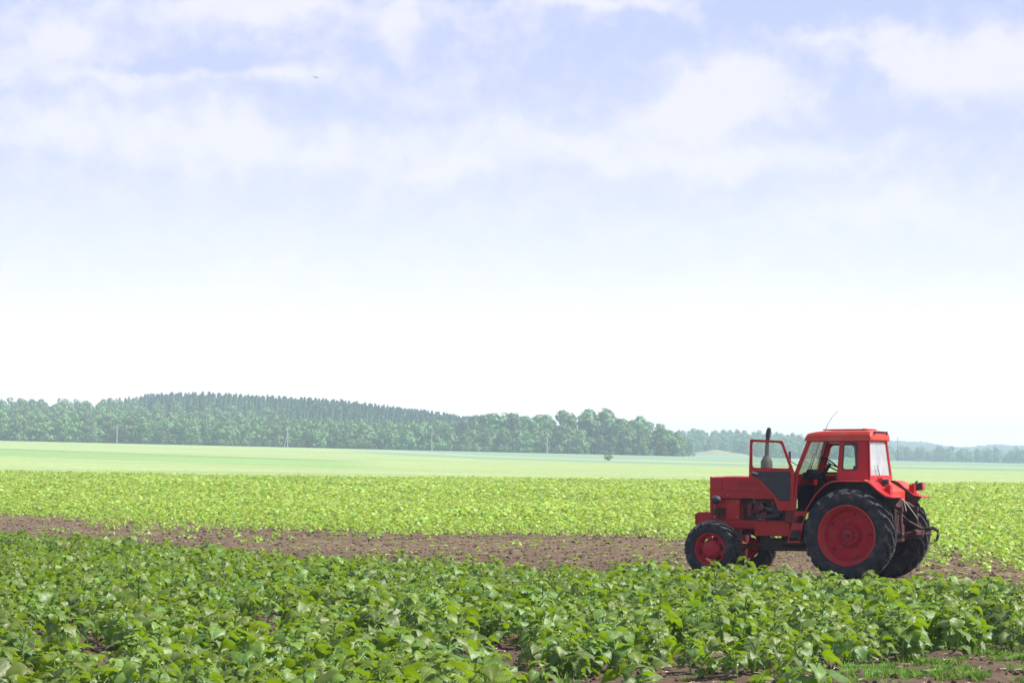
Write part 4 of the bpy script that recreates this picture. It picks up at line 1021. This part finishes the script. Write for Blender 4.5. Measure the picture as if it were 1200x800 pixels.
# deck between the fenders behind the cab
mb = MB(); mb.prism([(-.22, 1.70), (-.22, 1.66), (-.48, 1.5), (-.5, 1.53)], -.48, .48); mb.box((-.36, .3, 1.66), (.1, .16, .2)); mb.box((-.50, 0, 1.40), (.03, .9, .26)); mb.build('rear_deck', M_ROOF, tr, bevel=.008)
# rear linkage
mb = MB(); mb.box((-.42, 0, 1.15), (.3, .42, .5)); mb.box((-.45, 0, .8), (.3, .4, .3)); mb.build('hydraulic_housing', M_RUST, tr, bevel=.02)
for s in (1, -1):
    mb = MB(); mb.tube([(-.40, s*.28, 1.34), (-.60, s*.36, 1.30), (-.74, s*.38, 1.20)], [.045, .04, .035], 10); mb.tube([(-.74, s*.38, 1.24), (-.74, s*.40, 1.0), (-.76, s*.40, .80)], [.026, .034, .026], 10); mb.tube([(-.74, s*.38, 1.18), (-.74, s*.38, 1.26)], [.05, .05], 8)
    mb.tube([(-.76, s*.33, .78), (-.76, s*.47, .78)], [.045, .045], 10); mb.build('lift_rod', M_RUST, tr, smooth=True)
    mb = MB(); mb.tube([(-.25, s*.25, .62), (-.70, s*.36, .76), (-.97, s*.34, .83)], [.03, .045, .032], 8); mb.tube([(-.97, s*.30, .83), (-.97, s*.38, .83)], [.05, .05], 10); mb.build('lower_arm', M_RUST, tr, smooth=True)
mb = MB(); mb.box((-.98, 0, .82), (.06, .7, .08)); mb.box((-.75, .0, .77), (.5, .1, .05)); mb.build('drawbar', M_RUST, tr, bevel=.01)
mb = MB(); mb.tube([(-1.0, -.1, .86), (-1.14, -.12, .90), (-1.22, -.12, .85), (-1.23, -.12, .78), (-1.20, -.12, .69), (-1.16, -.12, .67)], [.04, .035, .032, .028, .02, .012], 8); mb.tube([(-1.0, .05, .88), (-1.16, .05, .90)], [.02, .02], 8); mb.build('hook', M_DARK, tr, smooth=True)
mb = MB(); mb.tube([(-.52, .10, 1.22), (-.75, .08, 1.02), (-.97, .0, .88)], [.03, .022, .028], 10); mb.build('top_link', M_RUST, tr, smooth=True)
mb = MB(); mb.tube([(-.48, .2, 1.42), (-.62, .15, 1.44), (-.72, .1, 1.34), (-.85, .05, 1.15), (-.9, 0, 1.05)], [.009]*5, 6); mb.tube([(-.45, -.1, 1.40), (-.6, -.15, 1.36), (-.66, -.1, 1.18)], [.009]*3, 6); mb.build('hose', M_STEEL, tr, smooth=True)

# ------------------------------------------------------------------ haze
hz_o = MB().box((0, 4000, 44), (8200, 8400, 94)).build('haze', None) if False else None
def haze():
    x0, x1, y0, y1, z0, z1 = -2600, 2600, -250, 4300, -90, 92
    V = [(x0, y0, z0), (x1, y0, z0), (x1, y1, z0), (x0, y1, z0), (x0, y0, z1), (x1, y0, z1), (x1, y1, z1), (x0, y1, z1)]
    m = bpy.data.materials.new('hazy air'); m.use_nodes = True; g = N(m.node_tree)
    o = g.n('ShaderNodeOutputMaterial'); p = g.n('ShaderNodeVolumePrincipled'); p.inputs['Color'].default_value = (.68, .82, 1, 1); p.inputs['Density'].default_value = .00034; p.inputs['Anisotropy'].default_value = .0
    g.l(p.outputs[0], o.inputs['Volume'])
    ob = mesh_obj('haze', V, [(3, 2, 1, 0), (4, 5, 6, 7), (0, 1, 5, 4), (1, 2, 6, 5), (2, 3, 7, 6), (3, 0, 4, 7)], m); tag(ob, 'thin pale blue haze over the fields', 'haze', kind='stuff')
haze()
